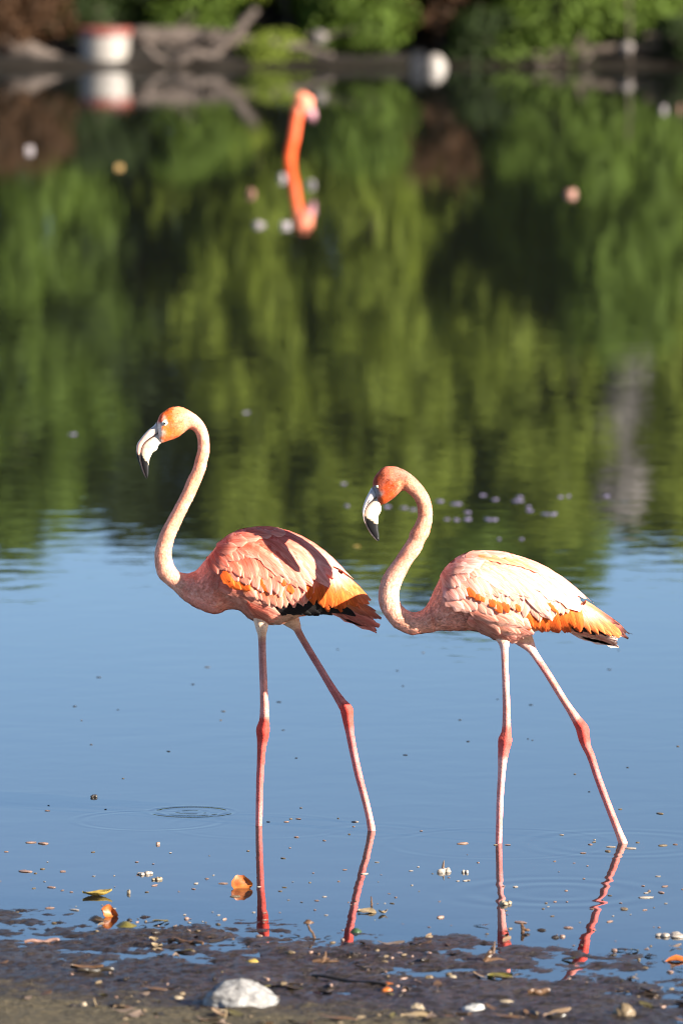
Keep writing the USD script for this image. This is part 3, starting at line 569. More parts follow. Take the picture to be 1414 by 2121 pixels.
    def eye(self, px, py, half, rad, ring):
        for sd in (-1, 1):
            p = at(px, py, self.Y); near = np.linalg.norm(picture_of(self.v) - [px, py], axis=1) < 5; p[1] += sd * (np.abs(self.v[near, 1] - self.Y).max() - rad * 0.25)
            if ring is not None:
                rm = trimesh.creation.icosphere(2, 1.0); rm.vertices *= [rad * 1.75, rad * 0.55, rad * 1.5]
                obj('eye_ring', (rm.vertices + p - self.base, rm.faces), ring, self.t)
                p = p + [0, sd * rad * 0.25, 0]
            e = trimesh.creation.icosphere(2, rad); ep = obj('eye', (e.vertices + p - self.base, e.faces), eye_mat, self.t)
            q = trimesh.creation.icosphere(2, rad * 0.55); obj('pupil', (q.vertices * [1, 0.5, 1] + p + [-rad * 0.1, sd * rad * 0.8, 0.0] - self.base, q.faces), pupil_mat, ep)

def zf(scale, ox, oy): return lambda x, y: (ox + x / scale, oy + y / scale)
face_skin = plain('pale_face_skin', (0.70, 0.66, 0.60), 0.5)
BLACK = [(0.016, 0.014, 0.014)] * 2

# ---- the left bird
h, nk, bd, lg = zf(7.856, 270, 830), zf(4.42, 260, 820), zf(3.449, 400, 1080), zf(4.419, 480, 1280)
S = []
for a, b, w in (((432, 345), (478, 690), 0.48), ((447, 310), (490, 692), 0.52), ((475, 240), (540, 678), 0.62), ((560, 165), (660, 638), 0.66), ((680, 105), (765, 588), 0.66), ((800, 98), (850, 532), 0.68), ((920, 140), (905, 486), 0.72), ((1030, 205), (962, 462), 0.8),
                ((1130, 285), (1015, 478), 0.88), ((1205, 385), (1056, 525), 0.95), ((1255, 495), (1086, 595), 1), ((1280, 610), (1098, 685), 1), ((1287, 740), (1100, 770), 1), ((1278, 880), (1078, 870), 1), ((1245, 1020), (1045, 985), 1)):
    S.append((h(*a), h(*b), w))
for a, b, w in (((738, 650), (620, 655), 1), ((700, 760), (575, 745), 1), ((640, 900), (520, 875), 1), ((580, 1020), (455, 1000), 1), ((520, 1140), (390, 1120), 1), ((470, 1250), (328, 1235), 1), ((437, 1340), (288, 1350), 1), ((420, 1440), (266, 1450), 1), ((425, 1500), (272, 1555), 1),
                ((445, 1560), (300, 1650), 0.98), ((490, 1612), (368, 1720), 0.95), ((560, 1628), (450, 1790), 0.92), ((625, 1612), (535, 1868), 0.86)):
    S.append((nk(*a), nk(*b), w))
for a, b, w in (((52, 325), (80, 640), 0.8), ((100, 265), (165, 658), 0.78), ((160, 195), (240, 630), 0.78), ((250, 118), (320, 630), 0.8), ((350, 82), (400, 690), 0.8), ((460, 72), (500, 728), 0.8), ((570, 78), (600, 735), 0.8), ((680, 105), (690, 700), 0.8), ((800, 160), (800, 675), 0.78), ((920, 250), (900, 650), 0.74), ((1020, 360), (990, 640), 0.68), ((1090, 470), (1060, 635), 0.6), ((1150, 560), (1130, 640), 0.5), ((1180, 610), (1172, 640), 0.5)):
    S.append((bd(*a), bd(*b), w))
YL = float(ground(650, 1722)[1])
YLf, YLr = float(ground(538, 1711)[1]), float(ground(768, 1721)[1])
def lp(z, rows): return [(*z(x, y), w / 4.35) for x, y, w in rows]
legF = lp(lg, [(275, -60, 95), (272, 40, 68), (274, 110, 50), (276, 165, 37), (279, 300, 33), (290, 600, 32), (299, 850, 38), (297, 935, 42), (284, 1025, 56), (282, 1090, 50), (272, 1190, 37), (266, 1300, 33), (256, 1500, 30), (248, 1880, 28)])
legR = lp(lg, [(480, -70, 120), (545, 20, 78), (590, 85, 44), (606, 120, 33), (700, 285, 30), (800, 450, 29), (930, 665, 33), (1010, 785, 42), (1052, 850, 54), (1062, 930, 46), (1075, 1020, 38), (1088, 1100, 34), (1150, 1400, 32), (1240, 1750, 29), (1262, 1850, 30), (1278, 1942, 33)])
def blend(n, a, b, hip=0.45): return [a + (b - a) * max(0, (i / (n - 1) - 0.1) / 0.9) for i in range(n)]
P = lambda x, y, c: (x, y, c)
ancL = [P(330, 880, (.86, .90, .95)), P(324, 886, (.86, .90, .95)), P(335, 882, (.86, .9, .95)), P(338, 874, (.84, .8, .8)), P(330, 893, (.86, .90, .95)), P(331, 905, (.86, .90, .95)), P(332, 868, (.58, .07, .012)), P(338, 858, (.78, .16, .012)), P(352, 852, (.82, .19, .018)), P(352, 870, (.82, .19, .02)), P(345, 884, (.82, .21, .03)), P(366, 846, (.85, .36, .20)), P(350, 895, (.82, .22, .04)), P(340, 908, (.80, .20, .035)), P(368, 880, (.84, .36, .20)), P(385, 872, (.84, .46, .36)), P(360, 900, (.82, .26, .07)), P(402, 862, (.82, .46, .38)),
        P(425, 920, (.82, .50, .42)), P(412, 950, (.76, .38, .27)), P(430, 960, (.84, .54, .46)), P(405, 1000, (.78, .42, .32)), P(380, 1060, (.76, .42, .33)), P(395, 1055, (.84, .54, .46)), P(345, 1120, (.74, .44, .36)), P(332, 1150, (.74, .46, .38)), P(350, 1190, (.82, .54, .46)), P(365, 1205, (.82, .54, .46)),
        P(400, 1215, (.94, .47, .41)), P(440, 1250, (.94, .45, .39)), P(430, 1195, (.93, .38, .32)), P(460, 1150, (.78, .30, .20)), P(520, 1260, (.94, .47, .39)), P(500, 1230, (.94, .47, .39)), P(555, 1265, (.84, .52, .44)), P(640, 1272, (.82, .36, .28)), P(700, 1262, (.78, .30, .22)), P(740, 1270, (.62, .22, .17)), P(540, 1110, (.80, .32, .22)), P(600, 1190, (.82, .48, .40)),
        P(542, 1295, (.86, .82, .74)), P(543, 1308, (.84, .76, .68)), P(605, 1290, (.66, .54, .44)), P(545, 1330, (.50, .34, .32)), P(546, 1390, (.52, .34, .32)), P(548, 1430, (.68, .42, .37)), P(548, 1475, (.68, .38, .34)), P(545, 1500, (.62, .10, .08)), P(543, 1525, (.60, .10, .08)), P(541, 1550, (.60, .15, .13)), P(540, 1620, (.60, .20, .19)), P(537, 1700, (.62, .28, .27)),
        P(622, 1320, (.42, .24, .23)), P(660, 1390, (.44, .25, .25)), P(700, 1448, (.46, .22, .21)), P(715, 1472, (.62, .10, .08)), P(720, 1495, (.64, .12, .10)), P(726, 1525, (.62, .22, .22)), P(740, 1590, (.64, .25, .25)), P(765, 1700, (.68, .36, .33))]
envL = [([400, *[bd(x, 0)[0] for x in (60, 110, 180, 260, 350, 450, 560, 680, 800, 900, 980, 1050, 1085, 1180, 1260, 1320, 1365)]], [1182, *[bd(0, y)[1] for y in (312, 242, 172, 112, 78, 64, 66, 90, 140, 205, 270, 340, 385, 470, 560, 640, 712)]]),
        ([bd(x, 0)[0] for x in (0, 100, 250, 400, 550, 700, 850, 1050, 1180, 1365)], [bd(0, y)[1] for y in (610, 650, 640, 690, 735, 700, 670, 655, 712, 775)]),
        ([bd(x, 0)[0] for x in (0, 100, 200, 400, 600, 800, 1000, 1100, 1250, 1365)], [.060, .078, .094, .106, .104, .092, .068, .050, .028, .012])]
left = Bird('flamingo', 'left flamingo, its pink and orange wing striped by a shadow, walking ahead in the shallows', YL, S, [(legF, blend(len(legF), YL - 0.035, YLf)), (legR, blend(len(legR), YL + 0.035, YLr))], ancL, envL, np.random.default_rng(5), 'flamingos wading in the foreground')
left.down(10500, 0.035, 0.80, 0.0095)
PK, PP, WP = (.84, .19, .115), (.88, .275, .185), (.90, .37, .27)
OR, OD, OL = (.80, .135, .012), (.70, .085, .010), (.82, .19, .045)
RD, MR = (.76, .115, .06), (.54, .14, .10)
for side in (-1, 1):
    wg = left.wing(side, 445, 700, (.80, .45, .37))
    A = dict(side=side)
    left.row(wg, bd, [(930, 590), (1000, 600), (1080, 600)], [(1230, 735), (1342, 768), (1308, 705)], 6, 22, .000, [(.72, .22, .16), (.78, .28, .22), (.70, .20, .15)], blunt=.8, **A)
    left.row(wg, bd, [(480, 568), (700, 555), (930, 545)], [(640, 618), (790, 656), (950, 654), (1165, 648)], 13, 20, .004, BLACK, blunt=.6, tj=(.97, 1.02), **A)
    left.row(wg, bd, [(1000, 500), (1060, 500)], [(1240, 655), (1330, 690), (1366, 712)], 5, 16, .006, [(.84, .28, .08), (.82, .26, .08), (.66, .18, .07), (.30, .08, .05)], edge=.3, blunt=.9, **A)
    left.row(wg, bd, [(1000, 370), (1090, 395)], [(1190, 600), (1262, 570), (1270, 562)], 6, 19, .010, [WP, OL, OR], edge=.5, blunt=.7, **A)
    left.row(wg, bd, [(800, 320), (930, 340), (1080, 390)], [(850, 590), (940, 607), (1020, 610), (1110, 612), (1190, 600)], 12, 25, .013, [WP, WP, OR, (.80, .135, .012), (.82, .16, .022)], bend=.04, blunt=.4, edge=.12, **A)
    left.row(wg, bd, [(330, 400), (500, 380), (700, 350), (830, 340)], [(450, 520), (540, 580), (660, 600), (790, 590), (850, 520)], 15, 25, .016, [OR, OR, OL, PP, WP], bend=.05, blunt=.4, tj=(.90, .97), **A)
    left.row(wg, bd, [(390, 545), (450, 630)], [(618, 650), (560, 712)], 5, 34, .010, [PK, PP, WP], blunt=.5, **A)
    for a, b, w in (((205, 350), (300, 432), 18), ((250, 365), (345, 455), 20), ((335, 395), (412, 458), 17), ((452, 340), (535, 472), 17), ((690, 415), (708, 485), 14), ((832, 395), (826, 525), 15), ((220, 330), (275, 400), 15), ((620, 360), (665, 430), 11)):
        left.feather(wg, bd(*a), bd(*b), w, .0208, [OD, OR, OR], side=side, edge=.1)
    left.row(wg, bd, [(250, 290), (430, 280), (600, 300), (720, 320)], [(330, 400), (470, 450), (620, 520), (780, 530)], 11, 26, .019, [OR, (.80, .22, .08), PK, PP, WP], bend=.05, blunt=.45, **A)
    left.row(wg, bd, [(160, 230), (300, 210), (470, 210), (640, 250)], [(230, 335), (380, 370), (560, 400), (740, 430)], 11, 26, .021, [RD, RD, PK, PP], bend=.05, blunt=.45, **A)
    left.row(wg, bd, [(110, 270), (180, 185), (290, 140), (420, 140)], [(190, 360), (290, 270), (400, 240), (510, 245)], 10, 22, .023, [RD, (.80, .17, .10), PP], blunt=.45, **A)
    left.row(wg, bd, [(290, 150), (380, 125), (470, 115)], [(640, 330), (760, 415), (850, 470)], 6, 24, .026, [RD, RD, PK, PP, WP], bend=.10, blunt=.35, **A)
    left.row(wg, bd, [(300, 112), (400, 88), (480, 76), (540, 70)], [(830, 420), (930, 450), (970, 440), (1030, 410), (1084, 388)], 9, 25, .029, [RD, (.78, .16, .10), PP, WP], bend=.13, blunt=.3, **A)
    left.row(wg, bd, [(170, 200), (260, 125), (360, 85), (470, 68)], [(330, 160), (440, 120), (560, 100), (680, 105)], 8, 20, .032, [RD, (.84, .20, .12), (.88, .30, .20)], bend=.05, blunt=.5, **A)
    left.row(wg, bd, [(190, 430), (280, 470), (380, 520)], [(400, 480), (520, 560), (620, 650)], 5, 30, .006, [(0.84, 0.281, 0.2), (0.86, 0.312, 0.229), (0.88, 0.374, 0.289)], blunt=.5, **A)
left.mantle(left.t, 470, 660, 16, 62, 34, [RD, (.84, .24, .16), (.88, .34, .25)])
left.bill(h, [(418, 348), (392, 395), (310, 460), (230, 540), (150, 640), (110, 700), (96, 770), (92, 830), (110, 920), (150, 1040), (190, 1150), (230, 1230), (256, 1266)],
          [(480, 500), (400, 555), (300, 620), (230, 680), (190, 740), (170, 810), (160, 880), (165, 960), (185, 1060), (215, 1160), (245, 1235), (262, 1264)],
          [(500, 690), (462, 720), (430, 800), (360, 850), (335, 900), (310, 960), (300, 1060), (295, 1160), (287, 1230), (268, 1268)], .56, .58, .0118,
          [(.68, .56, .50), (.70, .48, .40), (.66, .34, .27), (.68, .44, .33), (.68, .48, .34)], [(.62, .54, .48), (.62, .51, .40), (.62, .49, .34), (.62, .48, .32)])
left.eye(*h(563, 352), .0165, .0047, face_skin)

# ---- the right bird
h, nk, bd, lg = zf(7.856, 740, 950), zf(5.305, 740, 940), zf(3.074, 860, 1120), zf(4.285, 990, 1300)
S = []
for a, b, w in (((248, 450), (352, 740), 0.5), ((250, 400), (385, 748), 0.55), ((262, 330), (430, 742), 0.62), ((310, 250), (500, 702), 0.66), ((390, 168), (580, 650), 0.66), ((490, 124), (650, 582), 0.68), ((590, 126), (705, 532), 0.7), ((700, 156), (762, 518), 0.75), ((810, 212), (822, 562), 0.82), ((920, 295), (882, 608), 0.88),
                ((1020, 398), (927, 660), 0.95), ((1100, 502), (955, 718), 1), ((1165, 622), (976, 778), 1), ((1202, 742), (985, 850), 1), ((1220, 870), (986, 920), 1), ((1220, 985), (970, 985), 1), ((1195, 1110), (925, 1085), 1), ((1150, 1260), (850, 1225), 1)):
    S.append((h(*a), h(*b), w))
for a, b, w in (((750, 945), (570, 905), 1), ((690, 1075), (490, 1040), 1), ((615, 1175), (420, 1145), 1), ((550, 1285), (340, 1255), 1), ((495, 1395), (272, 1370), 1), ((460, 1490), (240, 1480), 1), ((453, 1570), (231, 1600), 1), ((470, 1640), (260, 1710), 1), ((510, 1695), (320, 1805), 0.98), ((560, 1728), (385, 1890), 0.95), ((625, 1745), (480, 1945), 0.95), ((685, 1735), (600, 1988), 0.9), ((745, 1690), (720, 1970), 0.86), ((800, 1630), (830, 1958), 0.84)):
    S.append((nk(*a), nk(*b), w))
for a, b, w in (((65, 430), (120, 577), 0.82), ((100, 365), (190, 570), 0.82), ((135, 290), (260, 570), 0.82), ((190, 200), (330, 568), 0.84), ((260, 138), (400, 578), 0.84), ((340, 100), (460, 605), 0.82), ((430, 94), (520, 632), 0.82), ((530, 100), (590, 640), 0.8), ((640, 125), (660, 615), 0.8), ((750, 165), (750, 580), 0.78), ((860, 220), (850, 560), 0.75), ((960, 290), (940, 555), 0.7), ((1050, 380), (1020, 555), 0.62), ((1110, 460), (1085, 560), 0.55), ((1150, 520), (1135, 575), 0.5), ((1170, 560), (1165, 580), 0.5)):
    S.append((bd(*a), bd(*b), w))
YR = float(ground(1160, 1748)[1])
YRf = float(ground(1033, 1747)[1])
legF = lp(lg, [(215, 10, 110), (222, 90, 70), (230, 140, 50), (234, 215, 33), (238, 330, 31), (244, 500, 30), (252, 800, 34), (250, 920, 40), (238, 1005, 58), (226, 1090, 48), (215, 1190, 38), (208, 1300, 32), (195, 1500, 30), (182, 1912, 27)])
legR = lp(lg, [(330, 10, 120), (410, 105, 82), (455, 165, 54), (490, 220, 36), (600, 385, 31), (760, 645, 30), (870, 815, 40), (928, 915, 54), (940, 985, 48), (962, 1060, 38), (990, 1120, 34), (1060, 1330, 31), (1180, 1650, 30), (1255, 1840, 33), (1283, 1912, 38)])
ancR = [P(773, 1014, (0.187, 0.246, 0.324)), P(774, 1024, (0.234, 0.279, 0.342)), P(775, 1005, (0.256, 0.045, 0.015)), P(778, 990, (0.282, 0.056, 0.023)), P(790, 978, (0.320, 0.091, 0.046)), P(800, 1015, (0.332, 0.059, 0.011)), P(815, 1005, (0.384, 0.076, 0.023)), P(795, 1038, (0.371, 0.076, 0.013)), P(812, 1025, (0.396, 0.098, 0.019)), P(806, 970, (.62, .22, .15)), P(822, 985, (.36, .19, .15)), P(835, 978, (.32, .20, .17)), P(850, 985, (.40, .27, .24)), P(835, 1005, (.70, .34, .22)), P(862, 1000, (.42, .29, .26)), P(852, 1004, (.56, .33, .26)),
        P(878, 1030, (.62, .40, .33)), P(850, 1020, (.62, .34, .26)), P(868, 1060, (.56, .28, .20)), P(888, 1070, (.72, .48, .40)), P(860, 1100, (.60, .30, .23)), P(880, 1105, (.70, .42, .34)), P(835, 1140, (.66, .38, .33)), P(855, 1145, (.74, .48, .42)), P(800, 1190, (.72, .48, .43)), P(790, 1235, (.74, .52, .47)), P(820, 1225, (.80, .58, .52)), P(810, 1275, (.76, .52, .46)), P(845, 1300, (.76, .50, .43)),
        P(880, 1285, (.84, .50, .43)), P(905, 1265, (.86, .47, .40)), P(925, 1225, (.86, .47, .40)), P(940, 1290, (.84, .44, .36)), P(915, 1180, (.74, .38, .30)), P(985, 1290, (.84, .46, .38)), P(960, 1155, (.80, .46, .37)), P(1050, 1225, (.82, .58, .50)), P(1040, 1310, (.84, .60, .52)), P(1110, 1300, (.80, .45, .30)), P(1150, 1305, (.80, .40, .22)),
        P(1043, 1338, (.86, .78, .73)), P(1040, 1325, (.84, .66, .60)), P(1095, 1335, (.70, .60, .52)), P(1080, 1320, (.72, .58, .50)), P(1106, 1352, (.78, .66, .62)), P(1045, 1360, (.70, .46, .42)), P(1045, 1420, (.72, .48, .44)), P(1048, 1490, (.68, .38, .34)), P(1048, 1518, (.66, .18, .15)), P(1044, 1538, (.68, .14, .12)), P(1042, 1555, (.66, .18, .16)), P(1038, 1585, (.80, .55, .53)), P(1034, 1640, (.74, .46, .46)), P(1032, 1740, (.70, .36, .36)),
        P(1120, 1385, (.66, .34, .32)), P(1150, 1430, (.68, .40, .35)), P(1185, 1480, (.72, .40, .35)), P(1200, 1505, (.64, .12, .10)), P(1208, 1530, (.66, .11, .09)), P(1217, 1550, (.66, .20, .18)), P(1240, 1620, (.66, .26, .26)), P(1265, 1690, (.68, .30, .28)), P(1288, 1742, (.72, .44, .38))]
envR = [([bd(x, 0)[0] for x in (0, 60, 100, 130, 170, 230, 300, 360, 450, 560, 660, 760, 860, 950, 1020, 1080, 1150, 1250, 1310, 1355)], [bd(0, y)[1] for y in (462, 437, 372, 292, 212, 147, 103, 86, 86, 94, 117, 152, 202, 262, 322, 377, 432, 502, 547, 607)]),
        ([bd(x, 0)[0] for x in (0, 100, 290, 380, 430, 520, 600, 700, 800, 960, 1060, 1160, 1240, 1355)], [bd(0, y)[1] for y in (600, 580, 570, 565, 592, 632, 640, 612, 580, 572, 592, 615, 645, 670)]),
        ([bd(x, 0)[0] for x in (0, 60, 130, 250, 400, 600, 800, 950, 1080, 1200, 1355)], [.045, .062, .084, .100, .108, .104, .090, .072, .050, .032, .012])]
right = Bird('flamingo', 'right flamingo, its back nearly white in the sun and head deep orange, following behind', YR, S, [(legF, blend(len(legF), YR - 0.035, YRf)), (legR, blend(len(legR), YR + 0.035, YRf))], ancR, envR, np.random.default_rng(9), 'flamingos wading in the foreground', 'right')
right.down(11500, 0.035, 0.80, 0.0095, jit=(0.70, 1.22))
PW = (.89, .45, .335)
PP, WP = (.88, .36, .26), (.90, .44, .33)
for side in (-1, 1):
    wg = right.wing(side, 915, 1200, (.84, .55, .46))
    A = dict(side=side)
    right.row(wg, bd, [(960, 555), (1040, 560)], [(1235, 640), (1312, 662), (1300, 632)], 6, 19, .000, [(.82, .50, .40), (.82, .48, .34), (.72, .56, .48)], blunt=.7, **A)
    right.row(wg, bd, [(930, 480), (1160, 490)], [(1055, 562), (1160, 580), (1235, 592)], 8, 17, .004, BLACK, blunt=.7, **A)
    right.row(wg, bd, [(1080, 392), (1120, 430)], [(1330, 558), (1356, 606), (1352, 608)], 5, 15, .006, [(.80, .34, .18), (.78, .30, .14), (.34, .08, .05), (.02, .012, .012)], blunt=.9, **A)
    right.row(wg, bd, [(1020, 400), (1100, 420)], [(1110, 565), (1190, 585), (1260, 598), (1322, 614)], 8, 18, .009, [PP, WP, OL, (.84, .22, .05)], edge=.3, blunt=.6, **A)
    right.row(wg, bd, [(660, 420), (800, 400), (900, 400)], [(720, 540), (800, 557), (880, 566), (975, 568)], 12, 22, .012, [PP, OR, OR, (.82, .15, .012)], edge=.15, bend=.03, blunt=.45, **A)
    right.row(wg, bd, [(940, 370), (1000, 380)], [(1010, 550), (1062, 545)], 4, 25, .015, [WP, OR, OR, OR], edge=.2, blunt=.45, **A)
    right.row(wg, bd, [(330, 480), (420, 510), (520, 560)], [(520, 560), (600, 620), (690, 615)], 5, 34, .008, [(0.84, 0.328, 0.237), (0.88, 0.374, 0.274), (0.89, 0.421, 0.318)], blunt=.4, **A)
    right.row(wg, bd, [(380, 460), (500, 470), (600, 500)], [(540, 560), (660, 575), (755, 572)], 6, 30, .013, [(0.84, 0.328, 0.237), (0.88, 0.382, 0.281), (0.89, 0.437, 0.333)], blunt=.4, **A)
    right.row(wg, bd, [(340, 410), (470, 420), (600, 430)], [(500, 490), (640, 515), (745, 520)], 7, 28, .016, [(0.84, 0.328, 0.237), (0.88, 0.382, 0.281), (0.89, 0.437, 0.333)], blunt=.4, **A)
    right.row(wg, bd, [(420, 280), (560, 260), (700, 250), (840, 270), (930, 300)], [(500, 400), (620, 425), (740, 475), (860, 475), (980, 460)], 15, 28, .017, [OL, PW, PW], bend=.05, blunt=.45, **A)
    right.row(wg, bd, [(340, 200), (470, 170), (620, 170), (800, 220)], [(440, 320), (580, 340), (740, 380), (900, 410)], 12, 28, .020, [PP, PW, PW], bend=.05, blunt=.45, **A)
    for a, b, w in (((330, 275), (370, 335), 15), ((365, 290), (405, 350), 15), ((395, 300), (432, 362), 13), ((468, 340), (500, 392), 15), ((508, 360), (542, 428), 17), ((550, 365), (588, 425), 15), ((635, 375), (662, 420), 11), ((800, 330), (905, 440), 8)):
        right.feather(wg, bd(*a), bd(*b), w, .0215, [OL, OR, OR], side=side, edge=.1)
    right.row(wg, bd, [(180, 330), (300, 330), (400, 350)], [(290, 410), (400, 430), (480, 440)], 5, 28, .014, [(0.78, 0.312, 0.229), (0.82, 0.39, 0.303), (0.85, 0.452, 0.37)], blunt=.45, **A)
    right.row(wg, bd, [(180, 265), (260, 240), (360, 200)], [(265, 350), (350, 330), (440, 300)], 6, 28, .018, [(0.78, 0.312, 0.229), (0.82, 0.39, 0.303), (0.86, 0.484, 0.4)], blunt=.45, **A)
    right.row(wg, bd, [(170, 210), (230, 150), (330, 125)], [(245, 285), (320, 230), (430, 205)], 6, 26, .022, [(0.78, 0.296, 0.207), (0.82, 0.39, 0.296), (0.86, 0.484, 0.4)], blunt=.45, **A)
    right.row(wg, bd, [(300, 125), (380, 105), (470, 100)], [(640, 300), (760, 360), (860, 430)], 7, 26, .025, [(.86, .30, .18), PW, PW], bend=.08, blunt=.35, **A)
    right.row(wg, bd, [(330, 108), (420, 92), (520, 95), (600, 108)], [(820, 370), (920, 430), (1000, 430), (1050, 400), (1082, 378)], 10, 27, .028, [(.86, .32, .20), PW, PW, (.90, .56, .46)], bend=.10, blunt=.3, **A)
    for a, b in (((470, 108), (700, 172)), ((560, 120), (790, 205)), ((400, 105), (600, 150))):
        right.feather(wg, bd(*a), bd(*b), 9, .0345, [OL, (.88, .32, .14), PP], bend=.04, side=side, blunt=.6)
    right.row(wg, bd, [(190, 205), (260, 140), (350, 100), (450, 92)], [(330, 165), (440, 130), (540, 115), (640, 125)], 8, 20, .031, [(0.8, 0.312, 0.222), (0.84, 0.39, 0.296), (0.87, 0.484, 0.4)], bend=.05, blunt=.5, **A)
right.mantle(right.t, 935, 1150, 17, 64, 36, [(.86, .32, .22), PW, PW])
right.bill(h, [(240, 455), (192, 540), (132, 660), (97, 760), (80, 850), (90, 950), (108, 1015), (150, 1112), (200, 1202), (260, 1282), (310, 1330), (334, 1342)],
           [(320, 610), (240, 680), (165, 752), (118, 850), (106, 930), (118, 1010), (153, 1100), (203, 1190), (258, 1265), (312, 1322), (338, 1336)],
           [(372, 748), (388, 800), (376, 875), (345, 925), (340, 1010), (334, 1080), (342, 1180), (352, 1250), (355, 1325)], .60, .50, .0118,
           [(.50, .48, .50), (.58, .50, .48), (.70, .56, .50), (.74, .60, .52), (.80, .66, .58)], [(.60, .52, .46), (.80, .62, .44), (.82, .62, .42), (.84, .68, .50)])
for sd in (-1, 1):
    q = [at(*h(x, y), YR) + [0, sd * 0.0105, 0] - right.base for x, y in ((205, 650), (175, 700), (148, 745))]
    obj('nostril', tube(q, [0.0008, 0.0016, 0.0007], 6), dark_slit, right.t)
right.eye(*h(318, 442), .0165, .0040, None)

# ---- the distant bird, only its neck and head above the deeper water
pd = ground(600, 333); YD = float(pd[1]); sd_ = 1 / ppm(pd)
far = thing('flamingo', 'distant blurred flamingo, only its orange neck and head rising from the water', 'flamingo', pd)
pts = [(640, 236, 6), (634, 222, 15), (629, 208, 20), (622, 214, 17), (617, 232, 12), (613, 252, 10.5), (608, 285, 10.5), (602, 312, 10.5), (600, 333, 11), (600, 352, 13), (612, 385, 26), (650, 410, 46), (700, 420, 48), (750, 425, 30), (790, 430, 10)]
C = np.array([at(x, y, YD) for x, y, r in pts]); rr = np.array([r for *_, r in pts]) * sd_ * 0.95
t = np.concatenate([[0], np.cumsum(np.linalg.norm(np.diff(C, axis=0), axis=1))]); u = np.linspace(0, t[-1], 80)
fb = tube(PchipInterpolator(t, C)(u) - pd, PchipInterpolator(t, rr)(u), 20)
obj('body', fb, plumage_mat, far, col=np.clip(idw(picture_of(np.asarray(fb.vertices) + pd), [P(630, 205, (.84, .24, .14)), P(640, 215, (.85, .28, .18)), P(612, 250, (.80, .13, .05)), P(600, 320, (.72, .10, .025)), P(650, 410, (.8, .4, .3))]), 0, .95))
bp = np.array([at(x, y, YD) for x, y in ((640, 226), (645, 238), (645, 250), (640, 258))]) - pd
obj('bill', tube(bp, np.array([11, 10, 8, 3]) * sd_, 12), bill_mat, far, col=np.array([(.45, .2, .25)] * 24 + [(.02, .02, .02)] * 24 + [(.45, .2, .25), (.02, .02, .02)]))

# ------------------------------------------------------------------ leaves, stones, shells and twigs in the foreground
LEAFC = {'yellow': plain('yellow_dead_leaf', (0.302, 0.209, 0.050), 0.5, 0.35, 90, 0.3), 'orange': plain('orange_dead_leaf', (0.360, 0.108, 0.018), 0.45, 0.6, 60, 0.5, col2=(0.22, 0.05, 0.012)), 'dark': plain('dark_wet_leaf', (0.030, 0.022, 0.014), 0.3, 0.3, 90, 0.3),
         'olive': plain('olive_leaf', (0.122, 0.101, 0.022), 0.4, 0.35, 90, 0.3), 'tan': plain('pale_tan_leaf', (0.302, 0.216, 0.122), 0.55, 0.3, 90, 0.3), 'brown': plain('brown_leaf', (0.115, 0.061, 0.032), 0.45, 0.4, 90, 0.3), 'pink': plain('pinkish_stick', (0.245, 0.137, 0.108), 0.6, 0.3, 90, 0.3), 'green': plain('dark_green_sprig', (0.04, 0.07, 0.03), 0.4, 0.3, 90)}
STONE = {'white': plain('white_pitted_stone', (0.360, 0.346, 0.331), 0.85, 0.0, 60, 0.0), 'pale': plain('cream_shell', (0.259, 0.202, 0.137), 0.5, 0.3, 150, 0.3), 'speck': plain('pinkish_tan_speck', (0.288, 0.180, 0.137), 0.4, 0.45, 200, 0.3), 'light': plain('pale_speck', (0.360, 0.302, 0.252), 0.35, 0.3, 200, 0.3), 'dark': plain('dark_speck', (0.03, 0.022, 0.018), 0.35, 0.3, 200, 0.3), 'tan': plain('tan_speck', (0.158, 0.112, 0.065), 0.5, 0.4, 200, 0.3)}
rock_mat = mat('white_pitted_rock', {'c': ('texture_coordinate', {}), 'v': ('voronoi_texture', dict(scale=42, randomness=1)), 'n': ('noise_texture', dict(scale=55, detail=5, roughness=0.7)), 'n2': ('noise_texture', dict(scale=9, detail=4)),
    'pit': ('rgb_ramp', {'ramp': [(0.10, (0.16, 0.14, 0.15)), (0.30, (1, 1, 1))]}), 'sel': ('rgb_ramp', {'ramp': [(0.50, (1, 1, 1)), (0.58, (0, 0, 0))]}), 'base': ('rgb_ramp', {'ramp': [(0.3, (0.11, 0.105, 0.104)), (0.5, (0.21, 0.20, 0.195)), (0.7, (0.32, 0.31, 0.30))]}),
    'mx': ('mix', dict(mix_type='multiply')), 'b': ('bump', dict(strength=0.8, distance=0.004)), 'p': ('principled_bsdf', dict(roughness=0.9, specular_ior_level=0.2))},
    [('c.object', 'v.vector'), ('c.object', 'n.vector'), ('c.object', 'n2.vector'), ('v.distance', 'pit.fac'), ('n2.fac', 'sel.fac'), ('sel.color', 'mx.fac'), ('n.fac', 'base.fac'), ('base.color', 'mx.color1'), ('pit.color', 'mx.color2'), ('mx.color', 'p.base_color'), ('n.fac', 'b.height'), ('b.normal', 'p.normal')])
